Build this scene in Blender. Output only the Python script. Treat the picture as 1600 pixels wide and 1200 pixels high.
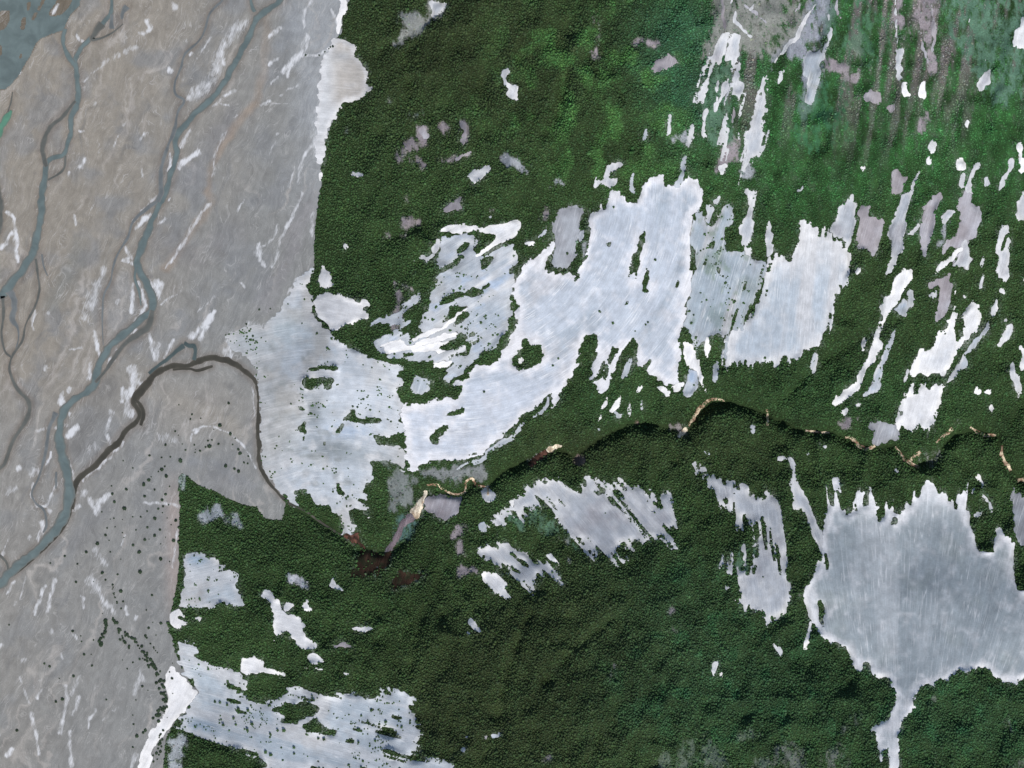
import bpy, math, random
import numpy as np

# ------------------------------------------------------------------ clear
for o in list(bpy.data.objects):
    bpy.data.objects.remove(o)
SC = bpy.context.scene
COL = SC.collection
random.seed(7)
RNG = np.random.default_rng(7)

# ------------------------------------------------------------------ camera
M = 2.0            # metres of ground per photograph pixel (photo is 1600 x 1200)
H = 12000.0        # height of the camera over the river flat
cam = bpy.data.cameras.new('camera')
cam.sensor_width = 36.0
cam.lens = 36.0 * H / (1600 * M)
cam.clip_start = 10.0
cam.clip_end = 90000.0
camo = bpy.data.objects.new('camera', cam)
COL.objects.link(camo)
camo.location = (0, 0, H)
camo.rotation_euler = (0, 0, 0)
SC.camera = camo

# ------------------------------------------------------------------ sky, sun, exposure
SUN_EL, SUN_AZ = 57.0, 166.0       # azimuth clockwise from the top of the picture
w = bpy.data.worlds.new('World')
SC.world = w
w.use_nodes = True
nt = w.node_tree
nt.nodes.clear()
sky = nt.nodes.new('ShaderNodeTexSky')
sky.sky_type = 'NISHITA'
sky.sun_disc = False
sky.sun_elevation = math.radians(SUN_EL)
sky.sun_rotation = math.radians(SUN_AZ)
sky.altitude = 400
bg = nt.nodes.new('ShaderNodeBackground')
bg.inputs['Strength'].default_value = 0.10
out = nt.nodes.new('ShaderNodeOutputWorld')
nt.links.new(sky.outputs[0], bg.inputs[0])
nt.links.new(bg.outputs[0], out.inputs[0])
sun = bpy.data.lights.new('sun', 'SUN')
sun.energy = 3.4
sun.angle = math.radians(0.53)
sun.color = (1.0, 0.965, 0.91)
suno = bpy.data.objects.new('sun', sun)
COL.objects.link(suno)
suno.location = (0, -3000, 5000)
suno.rotation_euler = (math.radians(90 - SUN_EL), 0, math.radians(180 - SUN_AZ))
SC.view_settings.view_transform = 'Standard'
SC.view_settings.look = 'None'
SC.view_settings.exposure = 0.0
SC.view_settings.gamma = 1.0
SC.view_settings.use_curve_mapping = False
SC.render.engine = 'CYCLES'

# ------------------------------------------------------------------ small maths
def lin(*c):
    a = np.array(c, float) / 255.0
    return np.where(a <= 0.04045, a / 12.92, ((a + 0.055) / 1.055) ** 2.4)

def sstep(a, b, x):
    t = np.clip((x - a) / (b - a), 0, 1)
    return t * t * (3 - 2 * t)

def hash2(ix, iy, seed):
    n = (ix * 374761393 + iy * 668265263 + seed * 2147483647) & 0xffffffff
    n = ((n ^ (n >> 13)) * 1274126177) & 0xffffffff
    n = n ^ (n >> 16)
    return (n & 0xffff) / 65535.0

def vnoise(x, y, seed=0):
    ix = np.floor(x).astype(np.int64)
    iy = np.floor(y).astype(np.int64)
    fx = x - ix
    fy = y - iy
    fx = fx * fx * (3 - 2 * fx)
    fy = fy * fy * (3 - 2 * fy)
    a = hash2(ix, iy, seed); b = hash2(ix + 1, iy, seed)
    c = hash2(ix, iy + 1, seed); d = hash2(ix + 1, iy + 1, seed)
    return (a * (1 - fx) + b * fx) * (1 - fy) + (c * (1 - fx) + d * fx) * fy

def fbm(x, y, seed=0, octv=4, gain=0.5):
    s = 0.0; a = 1.0; t = 0.0
    for k in range(octv):
        s = s + a * (vnoise(x, y, seed + 17 * k) - 0.5)
        t += a
        a *= gain
        x = x * 2.03 + 11.3; y = y * 2.03 + 5.7
    return s / t * 2        # about -1..1

# raster in photograph pixels
U0, V0, U1, V1 = -100, -76, 1700, 1276
RW, RH = U1 - U0, V1 - V0
gu, gv = np.meshgrid(np.arange(U0, U1) + 0.5, np.arange(V0, V1) + 0.5)

def box1(a, r):
    for ax in (0, 1):
        p = np.pad(a, [(r + 1, r) if k == ax else (0, 0) for k in (0, 1)], mode='edge')
        c = np.cumsum(p, axis=ax)
        n = a.shape[ax]
        hi = np.take(c, np.arange(2 * r + 1, 2 * r + 1 + n), axis=ax)
        lo = np.take(c, np.arange(0, n), axis=ax)
        a = (hi - lo) / (2 * r + 1)
    return a

def blur(a, r, n=2):
    a = a.astype(float)
    for _ in range(n):
        a = box1(a, r)
    return a

def samp(R, u, v):
    x = np.clip(np.asarray(u, float) - U0 - 0.5, 0, RW - 1.001)
    y = np.clip(np.asarray(v, float) - V0 - 0.5, 0, RH - 1.001)
    ix = x.astype(int); iy = y.astype(int)
    fx = x - ix; fy = y - iy
    return (R[iy, ix] * (1 - fx) + R[iy, ix + 1] * fx) * (1 - fy) + (R[iy + 1, ix] * (1 - fx) + R[iy + 1, ix + 1] * fx) * fy

def pip(px, py, poly):
    ins = np.zeros(px.shape, bool)
    n = len(poly)
    j = n - 1
    for i in range(n):
        xi, yi = poly[i]; xj, yj = poly[j]
        if yi != yj:
            c = ((yi > py) != (yj > py)) & (px < (xj - xi) * (py - yi) / (yj - yi) + xi)
            ins ^= c
        j = i
    return ins

def T(c, r, pts):
    """enlarged-view coordinates of view (c, r) -> photograph pixels"""
    return [(400 * c + x / 4.0, 300 * r + y / 4.0) for x, y in pts]

def push(pts):
    """let outlines that reach the picture's border go on beyond it"""
    o = []
    for x, y in pts:
        if x <= 0: x -= 130
        if x >= 1599: x += 130
        if y <= 0: y -= 110
        if y >= 1199: y += 110
        o.append((x, y))
    return o

def polydist(pl, px, py, val=None):
    """distance to a polyline (and the interpolated value along it)"""
    best = np.full(px.shape, 1e9); bv = np.zeros(px.shape)
    for k in range(len(pl) - 1):
        ax, ay = pl[k][:2]; bx, by = pl[k + 1][:2]
        dx, dy = bx - ax, by - ay
        L = dx * dx + dy * dy + 1e-9
        t = np.clip(((px - ax) * dx + (py - ay) * dy) / L, 0, 1)
        d = np.hypot(px - ax - t * dx, py - ay - t * dy)
        m = d < best
        best = np.where(m, d, best)
        if val is not None:
            bv = np.where(m, val[k] + t * (val[k + 1] - val[k]), bv)
    return (best, bv) if val is not None else best

# ------------------------------------------------------------------ outlines
# flow fields: how the gravel was washed down ('lin', dx, dy) / ('fan', x, y) / ('arc', x, y)
F_S = ('lin', -0.28, 1.0)
F_G = ('arc', 690, 280)
F_X2 = ('fan', 1402, 1500)
F_J = ('lin', -0.10, 1.0)
F_W = ('lin', 0.62, 0.72)
F_W4 = ('lin', 0.12, 1.0)
F_D = ('lin', 1.0, 0.27)
F_F = ('lin', 1.0, 0.17)
F_FAN = ('arc', 520, 980)

def flow_uv(fl, x, y):
    if fl[0] == 'lin':
        L = math.hypot(fl[1], fl[2]); dx, dy = fl[1] / L, fl[2] / L
        return x * dx + y * dy, -x * dy + y * dx
    rx, ry = x - fl[1], y - fl[2]
    r = np.hypot(rx, ry); a = np.arctan2(ry, rx)
    if fl[0] == 'fan':
        return r, a * 330.0
    return a * 330.0, r

def flow_dir(fl, x, y):
    if fl[0] == 'lin':
        L = math.hypot(fl[1], fl[2])
        return fl[1] / L + 0 * x, fl[2] / L + 0 * x
    rx, ry = x - fl[1], y - fl[2]
    r = np.hypot(rx, ry) + 1e-6
    if fl[0] == 'fan':
        return rx / r, ry / r
    return -ry / r, rx / r

P = []      # sheets and holes in order
def sheet(name, cls, c, r, pts, fl=F_S, jag=3.0, label=None, iso=1.6, group=None, gaps=0):
    P.append(dict(kind='sheet', name=name, cls=cls, pts=push(T(c, r, pts)), fl=fl, jag=jag, label=label, iso=iso, group=group, gaps=gaps))
def hole(c, r, pts, fl=F_S, jag=1.5, iso=1.6):
    P.append(dict(kind='hole', pts=T(c, r, pts), fl=fl, jag=jag, iso=iso))
S = []      # thin, half overgrown ground
def soft(c, r, pts, rgb, k=0.8):
    S.append((push(T(c, r, pts)), rgb, k))

def streak(cls, c, r, pts, w, **k):
    p = np.array(pts, float); d = np.gradient(p, axis=0); d /= np.hypot(d[:, 0], d[:, 1])[:, None] + 1e-9
    n = np.stack([-d[:, 1], d[:, 0]], 1); ww = np.interp(np.linspace(0, 1, len(p)), [0, .15, .85, 1], [.35, 1, 1, .3])[:, None] * w * 2
    (cl if cls == 'l' else cp if cls == 'p' else cb)(c, r, [tuple(q) for q in np.vstack([p + n * ww, (p - n * ww)[::-1]])], **k)

# ---- the river flat
flat = [(-200, -200), (548, -200), (546, 0), (540, 15), (535, 30), (533, 52), (526, 60), (540, 70), (540, 120), (530, 165),
        (525, 182), (517, 197), (510, 217), (505, 240), (501, 260), (501, 272), (504, 277), (500, 300), (492, 350), (491, 417),
        (480, 440), (470, 480), (450, 520), (425, 560), (408, 600), (406, 640), (408, 700), (424, 742), (446, 785), (440, 812),
        (425, 812), (412, 808), (400, 792), (377, 787), (355, 777), (330, 765), (307, 757), (296, 745), (284, 738), (278, 745),
        (281, 780), (280, 830), (278, 900), (270, 945), (261, 978), (271, 1000), (275, 1025), (295, 1062), (310, 1082), (287, 1112),
        (271, 1132), (260, 1152), (255, 1200), (250, 1400), (-200, 1400)]
P.append(dict(kind='sheet', name='river_flat', cls='flat', pts=flat, fl=('lin', -0.36, 0.93), jag=0.0, iso=1.2,
              label='broad grey and tan gravel flat crossed by braided river channels', group=None))

FOR = 'forest'
# ---- along the edge of the flat
sheet('gravel_strip', 'w', 1, 0, [(520, -10), (585, -10), (572, 60), (545, 100), (530, 205), (512, 225), (500, 200), (505, 120), (525, 60)], jag=0,
      label='narrow white gravel strip between the flat and the forest edge')
sheet('gravel_fan', 'lobe', 1, 0, [(500, 230), (530, 250), (580, 270), (635, 310), (605, 345), (620, 365), (665, 380), (680, 420), (710, 470), (680, 510),
      (690, 530), (740, 555), (690, 600), (600, 630), (540, 650), (510, 710), (490, 760), (460, 790), (440, 860), (420, 960), (405, 1040), (385, 1000),
      (372, 880), (375, 780), (385, 650), (390, 560), (400, 450), (430, 350), (460, 290)], fl=('lin', 1, 0.1), jag=1.5,
      label='white gravel lobe with a pale brown middle jutting into the forest edge')
sheet('gravel_strip', 'w', 1, 0, [(388, 1085), (405, 1072), (422, 1110), (396, 1135)], jag=0, iso=1, label='short white gravel spit at the foot of the forest edge')

SM = 'white gravel clearing enclosed by the forest'
GS = 'small white clearings in the forest'
PK = 'dull pinkish grey stony clearing enclosed by the forest'
GP = 'dull stony clearings in the forest'
BL = 'bluish grey gravel clearing enclosed by the forest'
GB = 'bluish gravel clearings in the forest'
def cw(c, r, pts, **k):
    k.setdefault('jag', 2.0); sheet('gravel_clearing', 'w', c, r, pts, label=SM, group=GS, **k)
def cl(c, r, pts, **k):
    k.setdefault('jag', 2.5); sheet('gravel_clearing', 'l', c, r, pts, gaps=.1, label='pale grey gravel streak lying down the forested slope', group='pale gravel streaks on the slopes', **k)
def cp(c, r, pts, **k):
    k.setdefault('jag', 3.0); sheet('stony_clearing', 'p', c, r, pts, label=PK, group=GP, **k)
def cb(c, r, pts, **k):
    k.setdefault('jag', 2.0); sheet('gravel_clearing', 'b', c, r, pts, label=BL, group=GB, **k)

GREY = (142, 145, 142); PINK = (150, 142, 146); GG = (92, 122, 100); BG = (160, 164, 169)
# view (1,0)
soft(1, 0, [(1060, 15), (1200, 15), (1180, 60), (1110, 120), (1050, 180), (960, 240), (880, 280), (840, 260), (900, 210), (910, 180), (880, 150), (860, 110), (930, 80), (960, 60), (1040, 90), (1080, 110), (1090, 60)], GREY, .85)
cl(1, 0, [(1060, 15), (1200, 15), (1180, 65), (1100, 125), (1085, 105), (1095, 60)], iso=2.5)
cw(1, 0, [(585, 1085), (640, 1075), (695, 1080), (660, 1095), (600, 1105)])
cw(1, 0, [(1320, 1100), (1380, 1060), (1440, 1040), (1470, 1050), (1450, 1080), (1400, 1130), (1350, 1150), (1340, 1120)])
cw(1, 0, [(1545, 430), (1585, 430), (1590, 455), (1560, 460), (1560, 500), (1600, 520), (1645, 545), (1635, 570), (1645, 625), (1610, 625), (1560, 600), (1580, 550), (1550, 515), (1535, 480)], iso=2.4)
for q in ([(850, 1040), (860, 950), (950, 870), (1030, 790), (1080, 800), (1090, 850), (1120, 890), (1060, 900), (1000, 930), (930, 970), (880, 1040)],
          [(1140, 760), (1210, 770), (1215, 820), (1180, 870), (1160, 800)], [(1260, 760), (1310, 770), (1325, 850), (1310, 910), (1270, 890), (1300, 840)],
          [(1125, 985), (1220, 970), (1350, 950), (1330, 990), (1230, 995), (1130, 1010)], [(970, 1000), (1040, 1000), (1050, 1040), (980, 1030)],
          [(1510, 965), (1560, 970), (1600, 1010), (1620, 1040), (1560, 1030)]):
    soft(1, 0, q, PINK, .8)
cp(1, 0, [(1030, 790), (1080, 800), (1085, 850), (1040, 850), (1010, 840)], iso=3)
cp(1, 0, [(1265, 770), (1310, 770), (1325, 850), (1305, 905), (1275, 885), (1300, 830)], iso=3)
cp(1, 0, [(1240, 975), (1350, 955), (1330, 985), (1240, 993)], iso=2)
soft(1, 0, [(540, 820), (575, 800), (582, 832), (550, 840)], GREY, .9)
soft(1, 0, [(800, 590), (880, 600), (860, 650), (830, 660)], GREY, .5)
soft(1, 0, [(950, 690), (1080, 680), (1070, 740), (960, 740)], GREY, .4)
# view (2,0)
soft(2, 0, [(480, 90), (510, 80), (548, 140), (552, 210), (535, 270), (535, 385), (490, 380), (500, 300), (520, 230), (525, 160), (500, 120)], PINK, .75)
soft(2, 0, [(755, 290), (830, 250), (880, 235), (935, 280), (890, 312), (840, 275), (780, 305)], PINK, .9)
cp(2, 0, [(860, 445), (900, 380), (970, 340), (1000, 370), (1040, 400), (1000, 420), (970, 440), (900, 445)])
soft(2, 0, [(-80, 970), (-20, 965), (40, 965), (60, 1000), (100, 1050), (155, 1010), (150, 1040), (80, 1090), (40, 1050), (-20, 1050), (-60, 1010)], BG, .95)
soft(2, 0, [(215, 1200), (240, 1140), (290, 1108), (332, 1115), (270, 1155), (240, 1200)], BG, .9)
cl(2, 0, [(520, 1160), (540, 1090), (590, 1050), (640, 1010), (700, 1010), (690, 1040), (640, 1070), (620, 1100), (670, 1120), (640, 1170), (590, 1180), (560, 1150), (530, 1180)], iso=3)
cb(2, 0, [(742, 1090), (760, 1070), (767, 1200), (738, 1200)])
cb(2, 0, [(827, 800), (847, 800), (842, 885), (825, 885)])
cl(2, 0, [(975, 720), (995, 715), (997, 800), (988, 860), (963, 850), (975, 780)])
cl(2, 0, [(1330, 200), (1370, 240), (1330, 300), (1290, 390), (1250, 430), (1220, 460), (1215, 530), (1195, 650), (1165, 660), (1150, 760), (1135, 860), (1140, 920), (1115, 930), (1090, 880),
          (1060, 850), (1110, 790), (1140, 770), (1150, 640), (1170, 540), (1190, 460), (1210, 400), (1260, 320)], jag=4)
soft(2, 0, [(970, 860), (1050, 815), (1110, 790), (1140, 790), (1120, 900), (1080, 870)], BG, .85)
cl(2, 0, [(1375, 210), (1450, 250), (1430, 350), (1410, 470), (1440, 540), (1450, 610), (1420, 620), (1400, 600), (1370, 640), (1360, 740), (1345, 850), (1340, 930), (1345, 1010), (1320, 1050), (1300, 1000),
          (1310, 940), (1300, 850), (1320, 740), (1340, 640), (1370, 560), (1380, 480), (1350, 420), (1355, 330)], jag=5)
cl(2, 0, [(1330, 510), (1360, 500), (1340, 590), (1310, 630), (1270, 700), (1250, 690), (1280, 600), (1300, 550)], jag=4)
cl(2, 0, [(1437, 600), (1457, 600), (1434, 720), (1424, 870), (1408, 870), (1418, 720)])
cl(2, 0, [(1200, 660), (1230, 670), (1210, 760), (1215, 850), (1190, 880), (1190, 760)])
soft(2, 0, [(1250, 430), (1400, 300), (1420, 480), (1380, 700), (1360, 900), (1230, 900), (1200, 700)], GG, .75)
soft(2, 0, [(1265, 1050), (1300, 950), (1350, 900), (1400, 850), (1425, 880), (1420, 1000), (1350, 1015), (1320, 1110), (1295, 1060)], PINK, .9)
cw(2, 0, [(1288, 1040), (1350, 1020), (1332, 1060), (1315, 1115)])
cl(2, 0, [(1560, 490), (1600, 440), (1592, 540), (1577, 620), (1577, 720), (1590, 800), (1592, 900), (1560, 960), (1500, 1000), (1460, 1080), (1440, 1180), (1430, 1180), (1430, 1050), (1450, 960), (1470, 840), (1500, 790), (1510, 700), (1520, 650), (1545, 590)], jag=4)
soft(2, 0, [(1440, 1000), (1530, 1030), (1520, 1080), (1470, 1120), (1440, 1150)], BG, .8)
cb(2, 0, [(1080, 970), (1092, 985), (1072, 1060), (1075, 1120), (1064, 1200), (1035, 1200), (1005, 1170), (1050, 1080), (1050, 1010)])
soft(2, 0, [(1230, -10), (1800, -10), (1860, 200), (1760, 330), (1620, 380), (1500, 330), (1420, 260), (1340, 260), (1270, 400), (1200, 420), (1230, 260), (1260, 120)], (136, 138, 132), .85)
for pts_, w_, c_ in (([(1300, -10), (1320, 80), (1345, 190)], 5, 'p'), ([(1365, -10), (1385, 80), (1400, 150), (1500, 235)], 6, 'l'), ([(1450, 40), (1530, 90), (1600, 150)], 4, 'p'), ([(1550, -10), (1500, 60), (1450, 90)], 3, 'l'),
                     ([(1900, 20), (1820, 150), (1780, 230), (1720, 290), (1620, 420)], 6, 'l'), ([(1985, 70), (1985, 240), (1950, 330), (1920, 430)], 5, 'l'), ([(1810, -10), (1790, 50), (1740, 130)], 4, 'p'), ([(1690, 330), (1650, 380), (1610, 450)], 4, 'l'),
                     ([(2000, -10), (2030, 60), (2060, 140)], 3, 'p'), ([(1290, 460), (1280, 560), (1285, 690)], 3, 'l'), ([(1390, 600), (1385, 720), (1370, 830)], 3, 'p'), ([(1475, 860), (1460, 960), (1440, 1040)], 3, 'l'),
                     ([(2390, -10), (2400, 60), (2400, 190), (2405, 300)], 4, 'l'), ([(2560, 180), (2570, 300), (2600, 420)], 5, 'p'), ([(2620, 20), (2640, 160), (2630, 330)], 6, 'p'), ([(2960, 340), (2965, 420)], 3, 'l'), ([(2850, 60), (2860, 180)], 2, 'l'), ([(2180, 310), (2180, 400)], 3, 'l')):
    streak(c_, 2, 0, pts_, w_, jag=1.5, iso=2)
# view (3,0)
soft(3, 0, [(270, 30), (330, -10), (390, 60), (380, 250), (360, 360), (330, 420), (310, 560), (270, 660), (230, 790), (200, 780), (220, 640), (220, 450), (200, 330), (120, 330), (20, 430), (0, 470), (0, 420), (60, 330), (120, 280), (190, 230), (220, 130)], (146, 150, 160), .85)
cb(3, 0, [(222, 340), (345, 310), (330, 400), (305, 560), (275, 650), (230, 640), (235, 470)], iso=3)
soft(3, 0, [(360, 340), (480, 400), (565, 450), (560, 525), (500, 525), (430, 450), (340, 440)], PINK, .95)
soft(3, 0, [(520, 200), (590, 220), (580, 460), (540, 460)], PINK, .6)
cp(3, 0, [(600, 590), (640, 560), (700, 580), (712, 630), (680, 655), (620, 640)])
cp(3, 0, [(745, 680), (790, 640), (800, 690), (770, 712)])
cl(3, 0, [(58, 530), (80, 430), (105, 430), (90, 505)])
soft(3, 0, [(760, -10), (850, -10), (850, 80), (880, 150), (890, 280), (870, 300), (840, 260), (830, 160), (810, 120), (800, 200), (780, 190), (770, 110), (790, 60)], PINK, .9)
cl(3, 0, [(790, 310), (850, 310), (842, 400), (842, 500), (810, 512), (790, 460), (800, 390)], iso=3)
cw(3, 0, [(842, 520), (872, 508), (882, 602), (850, 612), (836, 570)])
cw(3, 0, [(952, 520), (982, 508), (988, 610), (953, 612), (943, 570)])
soft(3, 0, [(920, 60), (970, -10), (1050, -10), (1055, 180), (1040, 330), (1055, 480), (1020, 490), (1000, 390), (960, 330), (960, 210), (910, 110)], PINK, .85)
cl(3, 0, [(1310, 555), (1340, 450), (1380, 440), (1382, 520), (1340, 578)], iso=3)
cw(3, 0, [(1580, 100), (1600, 90), (1640, 90), (1640, 330), (1540, 300), (1530, 200), (1580, 160)], iso=3)
soft(3, 0, [(1050, -10), (1640, -10), (1640, 700), (1400, 660), (1330, 480), (1230, 330), (1130, 240), (1100, 90)], (92, 124, 104), .7)
soft(3, 0, [(300, 150), (620, -10), (780, 200), (740, 420), (560, 420), (400, 300)], (78, 116, 88), .55)
soft(3, 0, [(100, 600), (500, 480), (520, 900), (300, 980), (140, 900)], (66, 112, 78), .5)
soft(3, 0, [(905, 790), (980, 690), (1005, 720), (965, 855), (930, 830)], PINK, .8)
cw(3, 0, [(985, 935), (1020, 875), (1042, 900), (1044, 955), (1010, 968)])
cw(3, 0, [(978, 1000), (1012, 988), (1014, 1030), (985, 1034)])
cw(3, 0, [(1228, 760), (1252, 748), (1258, 800), (1235, 808)])
cw(3, 0, [(1558, 900), (1585, 885), (1592, 1000), (1608, 1085), (1580, 1085), (1563, 1000)])
cw(3, 0, [(1168, 1000), (1222, 988), (1234, 1060), (1180, 1072)])
cl(3, 0, [(1505, 990), (1532, 978), (1538, 1050), (1492, 1090), (1467, 1180), (1440, 1200), (1450, 1120), (1500, 1050)])
cl(3, 0, [(1255, 1080), (1320, 1010), (1337, 1035), (1287, 1070), (1277, 1130), (1282, 1210), (1223, 1210), (1245, 1130)])
cl(3, 0, [(1203, 1090), (1227, 1090), (1227, 1200), (1200, 1200)])
cl(3, 0, [(870, 1210), (910, 1120), (950, 1060), (962, 1075), (922, 1140), (905, 1230), (880, 1240)])
cp(3, 0, [(780, 1060), (800, 1040), (820, 1080), (850, 1110), (870, 1100), (830, 1210), (780, 1220), (770, 1130)])
cb(3, 0, [(1350, 1120), (1380, 1110), (1387, 1160), (1355, 1172)])
cw(3, 0, [(580, 1055), (610, 1025), (615, 1060), (590, 1080)])
cl(3, 0, [(178, 1195), (218, 1150), (218, 1172), (195, 1205)])

# ---- big deposits, view (1,1)
sheet('gravel_fan', 'fan', 1, 1, [(365, 470), (345, 520), (330, 560), (310, 600), (340, 640), (345, 720), (360, 780), (410, 840), (480, 890), (530, 945), (580, 965), (680, 1025), (780, 1060), (890, 1080), (940, 1105),
      (920, 1135), (870, 1150), (930, 1190), (870, 1230), (915, 1320), (910, 1420), (940, 1500), (930, 1600), (950, 1740), (920, 1740), (880, 1700), (800, 1680), (700, 1690), (740, 1760), (740, 1800), (670, 1840),
      (660, 1870), (710, 1890), (700, 1930), (600, 1910), (690, 1960), (690, 2000), (640, 1990), (570, 1970), (590, 2050), (640, 2120), (600, 2135), (520, 2140), (545, 2080), (510, 2010), (450, 1970), (380, 1930),
      (300, 1860), (240, 1850), (270, 1970), (200, 1930), (120, 1840), (60, 1750), (35, 1640), (25, 1440), (30, 1300), (10, 1180), (-20, 1080), (-80, 1010), (-150, 985), (-190, 900), (-80, 860), (0, 840), (60, 840),
      (150, 730), (230, 590), (270, 510)], fl=F_FAN, jag=2.5,
      label='white gravel fan spreading from the gorge mouth to the dark looping stream')
for q in ([(320, 1105), (420, 1080), (520, 1085), (500, 1115), (400, 1110), (360, 1115)], [(275, 1190), (310, 1140), (330, 1170), (400, 1160), (480, 1160), (490, 1190), (460, 1245), (430, 1230), (410, 1200), (340, 1240), (300, 1220)],
          [(425, 1230), (465, 1200), (455, 1250)]):
    hole(1, 1, q, F_F)
for q in ([(258, 135), (300, 145), (312, 182), (290, 165)], [(262, 268), (300, 220), (312, 260), (303, 370), (283, 382), (290, 300)],
          [(570, 175), (600, 158), (630, 185), (605, 202), (660, 212), (720, 200), (820, 212), (890, 238), (900, 180), (940, 170), (1000, 178), (1038, 220), (960, 242), (900, 252), (800, 232), (680, 240), (600, 230), (530, 225)],
          [(500, 305), (520, 250), (552, 238), (532, 292)], [(410, 358), (440, 352), (442, 392), (415, 392)], [(640, 295), (700, 288), (660, 307)],
          [(640, 338), (690, 350), (760, 372), (720, 330), (750, 308), (790, 318), (830, 345), (870, 320), (940, 288), (930, 340), (940, 415), (890, 392), (800, 392), (720, 372)],
          [(505, 600), (540, 650), (570, 692), (520, 692)]):
    hole(1, 2, q, F_F)
# grey-blue ground above the fan
sheet('gravel_field', 'b', 1, 1, [(1150, 280), (1320, 265), (1400, 300), (1390, 400), (1450, 390), (1540, 350), (1600, 330), (1640, 380), (1610, 470), (1590, 560), (1600, 640), (1590, 800), (1570, 880), (1480, 990), (1400, 1010),
      (1340, 1060), (1290, 1140), (1230, 1180), (1180, 1200), (1180, 1120), (1230, 1050), (1120, 1060), (900, 1050), (800, 1020), (740, 940), (790, 900), (860, 890), (900, 830), (800, 820), (690, 830), (760, 790),
      (860, 760), (920, 740), (910, 680), (960, 650), (1045, 640), (1040, 680), (990, 720), (950, 770), (980, 790), (1030, 750), (1080, 720), (1100, 640), (1130, 600), (1140, 520), (1150, 470), (1135, 400)], fl=('lin', 1, -0.6), jag=3,
      gaps=0.2, label='bluish grey gravel field with tree islands beside the great white fan')
sheet('gravel_bar', 'w', 1, 1, [(1145, 240), (1200, 210), (1280, 210), (1330, 185), (1310, 215), (1400, 225), (1480, 215), (1540, 190), (1600, 165), (1655, 180), (1655, 240), (1600, 290), (1560, 300), (1500, 330), (1450, 370),
      (1390, 405), (1380, 385), (1440, 330), (1490, 280), (1480, 260), (1400, 255), (1320, 250), (1270, 265), (1200, 250)], fl=('lin', 1, -0.5), jag=2,
      label='forked white gravel tongue above the bluish gravel field')
for q in ([(930, 945), (1000, 900), (1100, 850), (1160, 840), (1290, 730), (1330, 720), (1300, 760), (1200, 840), (1050, 910)], [(1180, 880), (1260, 870), (1270, 905), (1200, 910), (1100, 950), (960, 970), (1000, 940)],
          [(1110, 1070), (1230, 1045), (1200, 1090), (1110, 1100)], [(780, 960), (900, 920), (940, 960), (1200, 930), (1230, 970), (1150, 1000), (900, 990), (820, 1010)]):
    sheet('gravel_bar', 'w', 1, 1, q, fl=('lin', 1, -0.4), jag=2, label='long white gravel bar between tree strips in the bluish field', group='white bars in the bluish gravel field')
for q in ([(1395, 430), (1440, 410), (1490, 405), (1480, 440), (1440, 470), (1410, 500), (1395, 460)], [(1130, 720), (1200, 640), (1270, 620), (1290, 630), (1370, 590), (1430, 630), (1400, 640), (1350, 660), (1280, 650), (1230, 690), (1180, 700)],
          [(1330, 252), (1500, 265), (1480, 300), (1430, 340), (1390, 388), (1350, 362), (1380, 330), (1400, 300), (1360, 270)], [(920, 800), (960, 760), (1040, 660), (1050, 640), (1085, 640), (1085, 700), (1040, 750), (1020, 800), (950, 810)],
          [(1160, 825), (1210, 740), (1205, 710), (1325, 705), (1310, 730), (1250, 760), (1200, 800)], [(1170, 870), (1240, 820), (1255, 780), (1330, 745), (1335, 775), (1280, 810), (1200, 862)], [(965, 860), (1000, 845), (1055, 860), (1010, 882), (958, 922)],
          [(1220, 935), (1290, 870), (1312, 900), (1290, 930), (1340, 940), (1352, 970), (1310, 1022), (1200, 1032), (1190, 1013), (1300, 1003), (1325, 970), (1300, 950), (1270, 977), (1150, 987), (1145, 968)], [(910, 1012), (1050, 1012), (1000, 1032), (920, 1028)],
          [(1600, 840), (1590, 890), (1540, 960), (1500, 1060), (1460, 1100), (1430, 1060), (1370, 1080), (1310, 1170), (1210, 1190), (1220, 1160), (1290, 1140), (1340, 1070), (1400, 1020), (1440, 990), (1510, 990), (1560, 900)],
          [(1330, 880), (1375, 880), (1370, 905), (1345, 900)], [(1400, 600), (1460, 570), (1480, 585), (1420, 615)], [(1010, 1070), (1080, 1062), (1060, 1085), (1010, 1085)], [(950, 1100), (1020, 1090), (1100, 1110), (1000, 1115)]):
    hole(1, 1, q, ('lin', 1, -0.4))
cw(1, 1, [(405, 460), (430, 460), (440, 490), (465, 510), (470, 560), (485, 575), (440, 605), (400, 590), (385, 560), (390, 520), (410, 500)], jag=1)
sheet('gravel_fan', 'w', 1, 1, [(380, 650), (430, 620), (500, 630), (550, 650), (600, 670), (640, 690), (660, 665), (690, 680), (720, 700), (725, 720), (680, 715), (650, 730), (690, 760), (715, 790), (690, 800), (650, 800), (600, 830), (560, 820),
      (530, 850), (500, 870), (470, 860), (430, 820), (390, 790), (370, 740), (365, 690)], fl=('lin', 1, .2), jag=1.5, label='bright white rounded gravel lobe ringed by trees beside the flat')
cw(1, 1, [(538, 318), (592, 345), (565, 358), (545, 338)], jag=1)
for q, k in (([(920, 50), (970, 40), (960, 85), (920, 80)], .7), ([(910, 220), (920, 150), (1000, 180), (1050, 200), (980, 220), (920, 260)], .8), ([(790, 265), (850, 250), (820, 285)], .8),
             ([(900, 290), (940, 260), (940, 292)], .8), ([(835, 580), (880, 560), (900, 640), (912, 705), (890, 705), (860, 620)], .85), ([(960, 480), (1020, 470), (1000, 520)], .6), ([(850, 760), (900, 700), (920, 760), (900, 840), (850, 860)], .8),
             ([(900, 580), (990, 600), (970, 615), (920, 605)], .8), ([(1440, 100), (1510, 100), (1490, 120), (1440, 115)], .7)):
    soft(1, 1, q, PINK, k)
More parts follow.
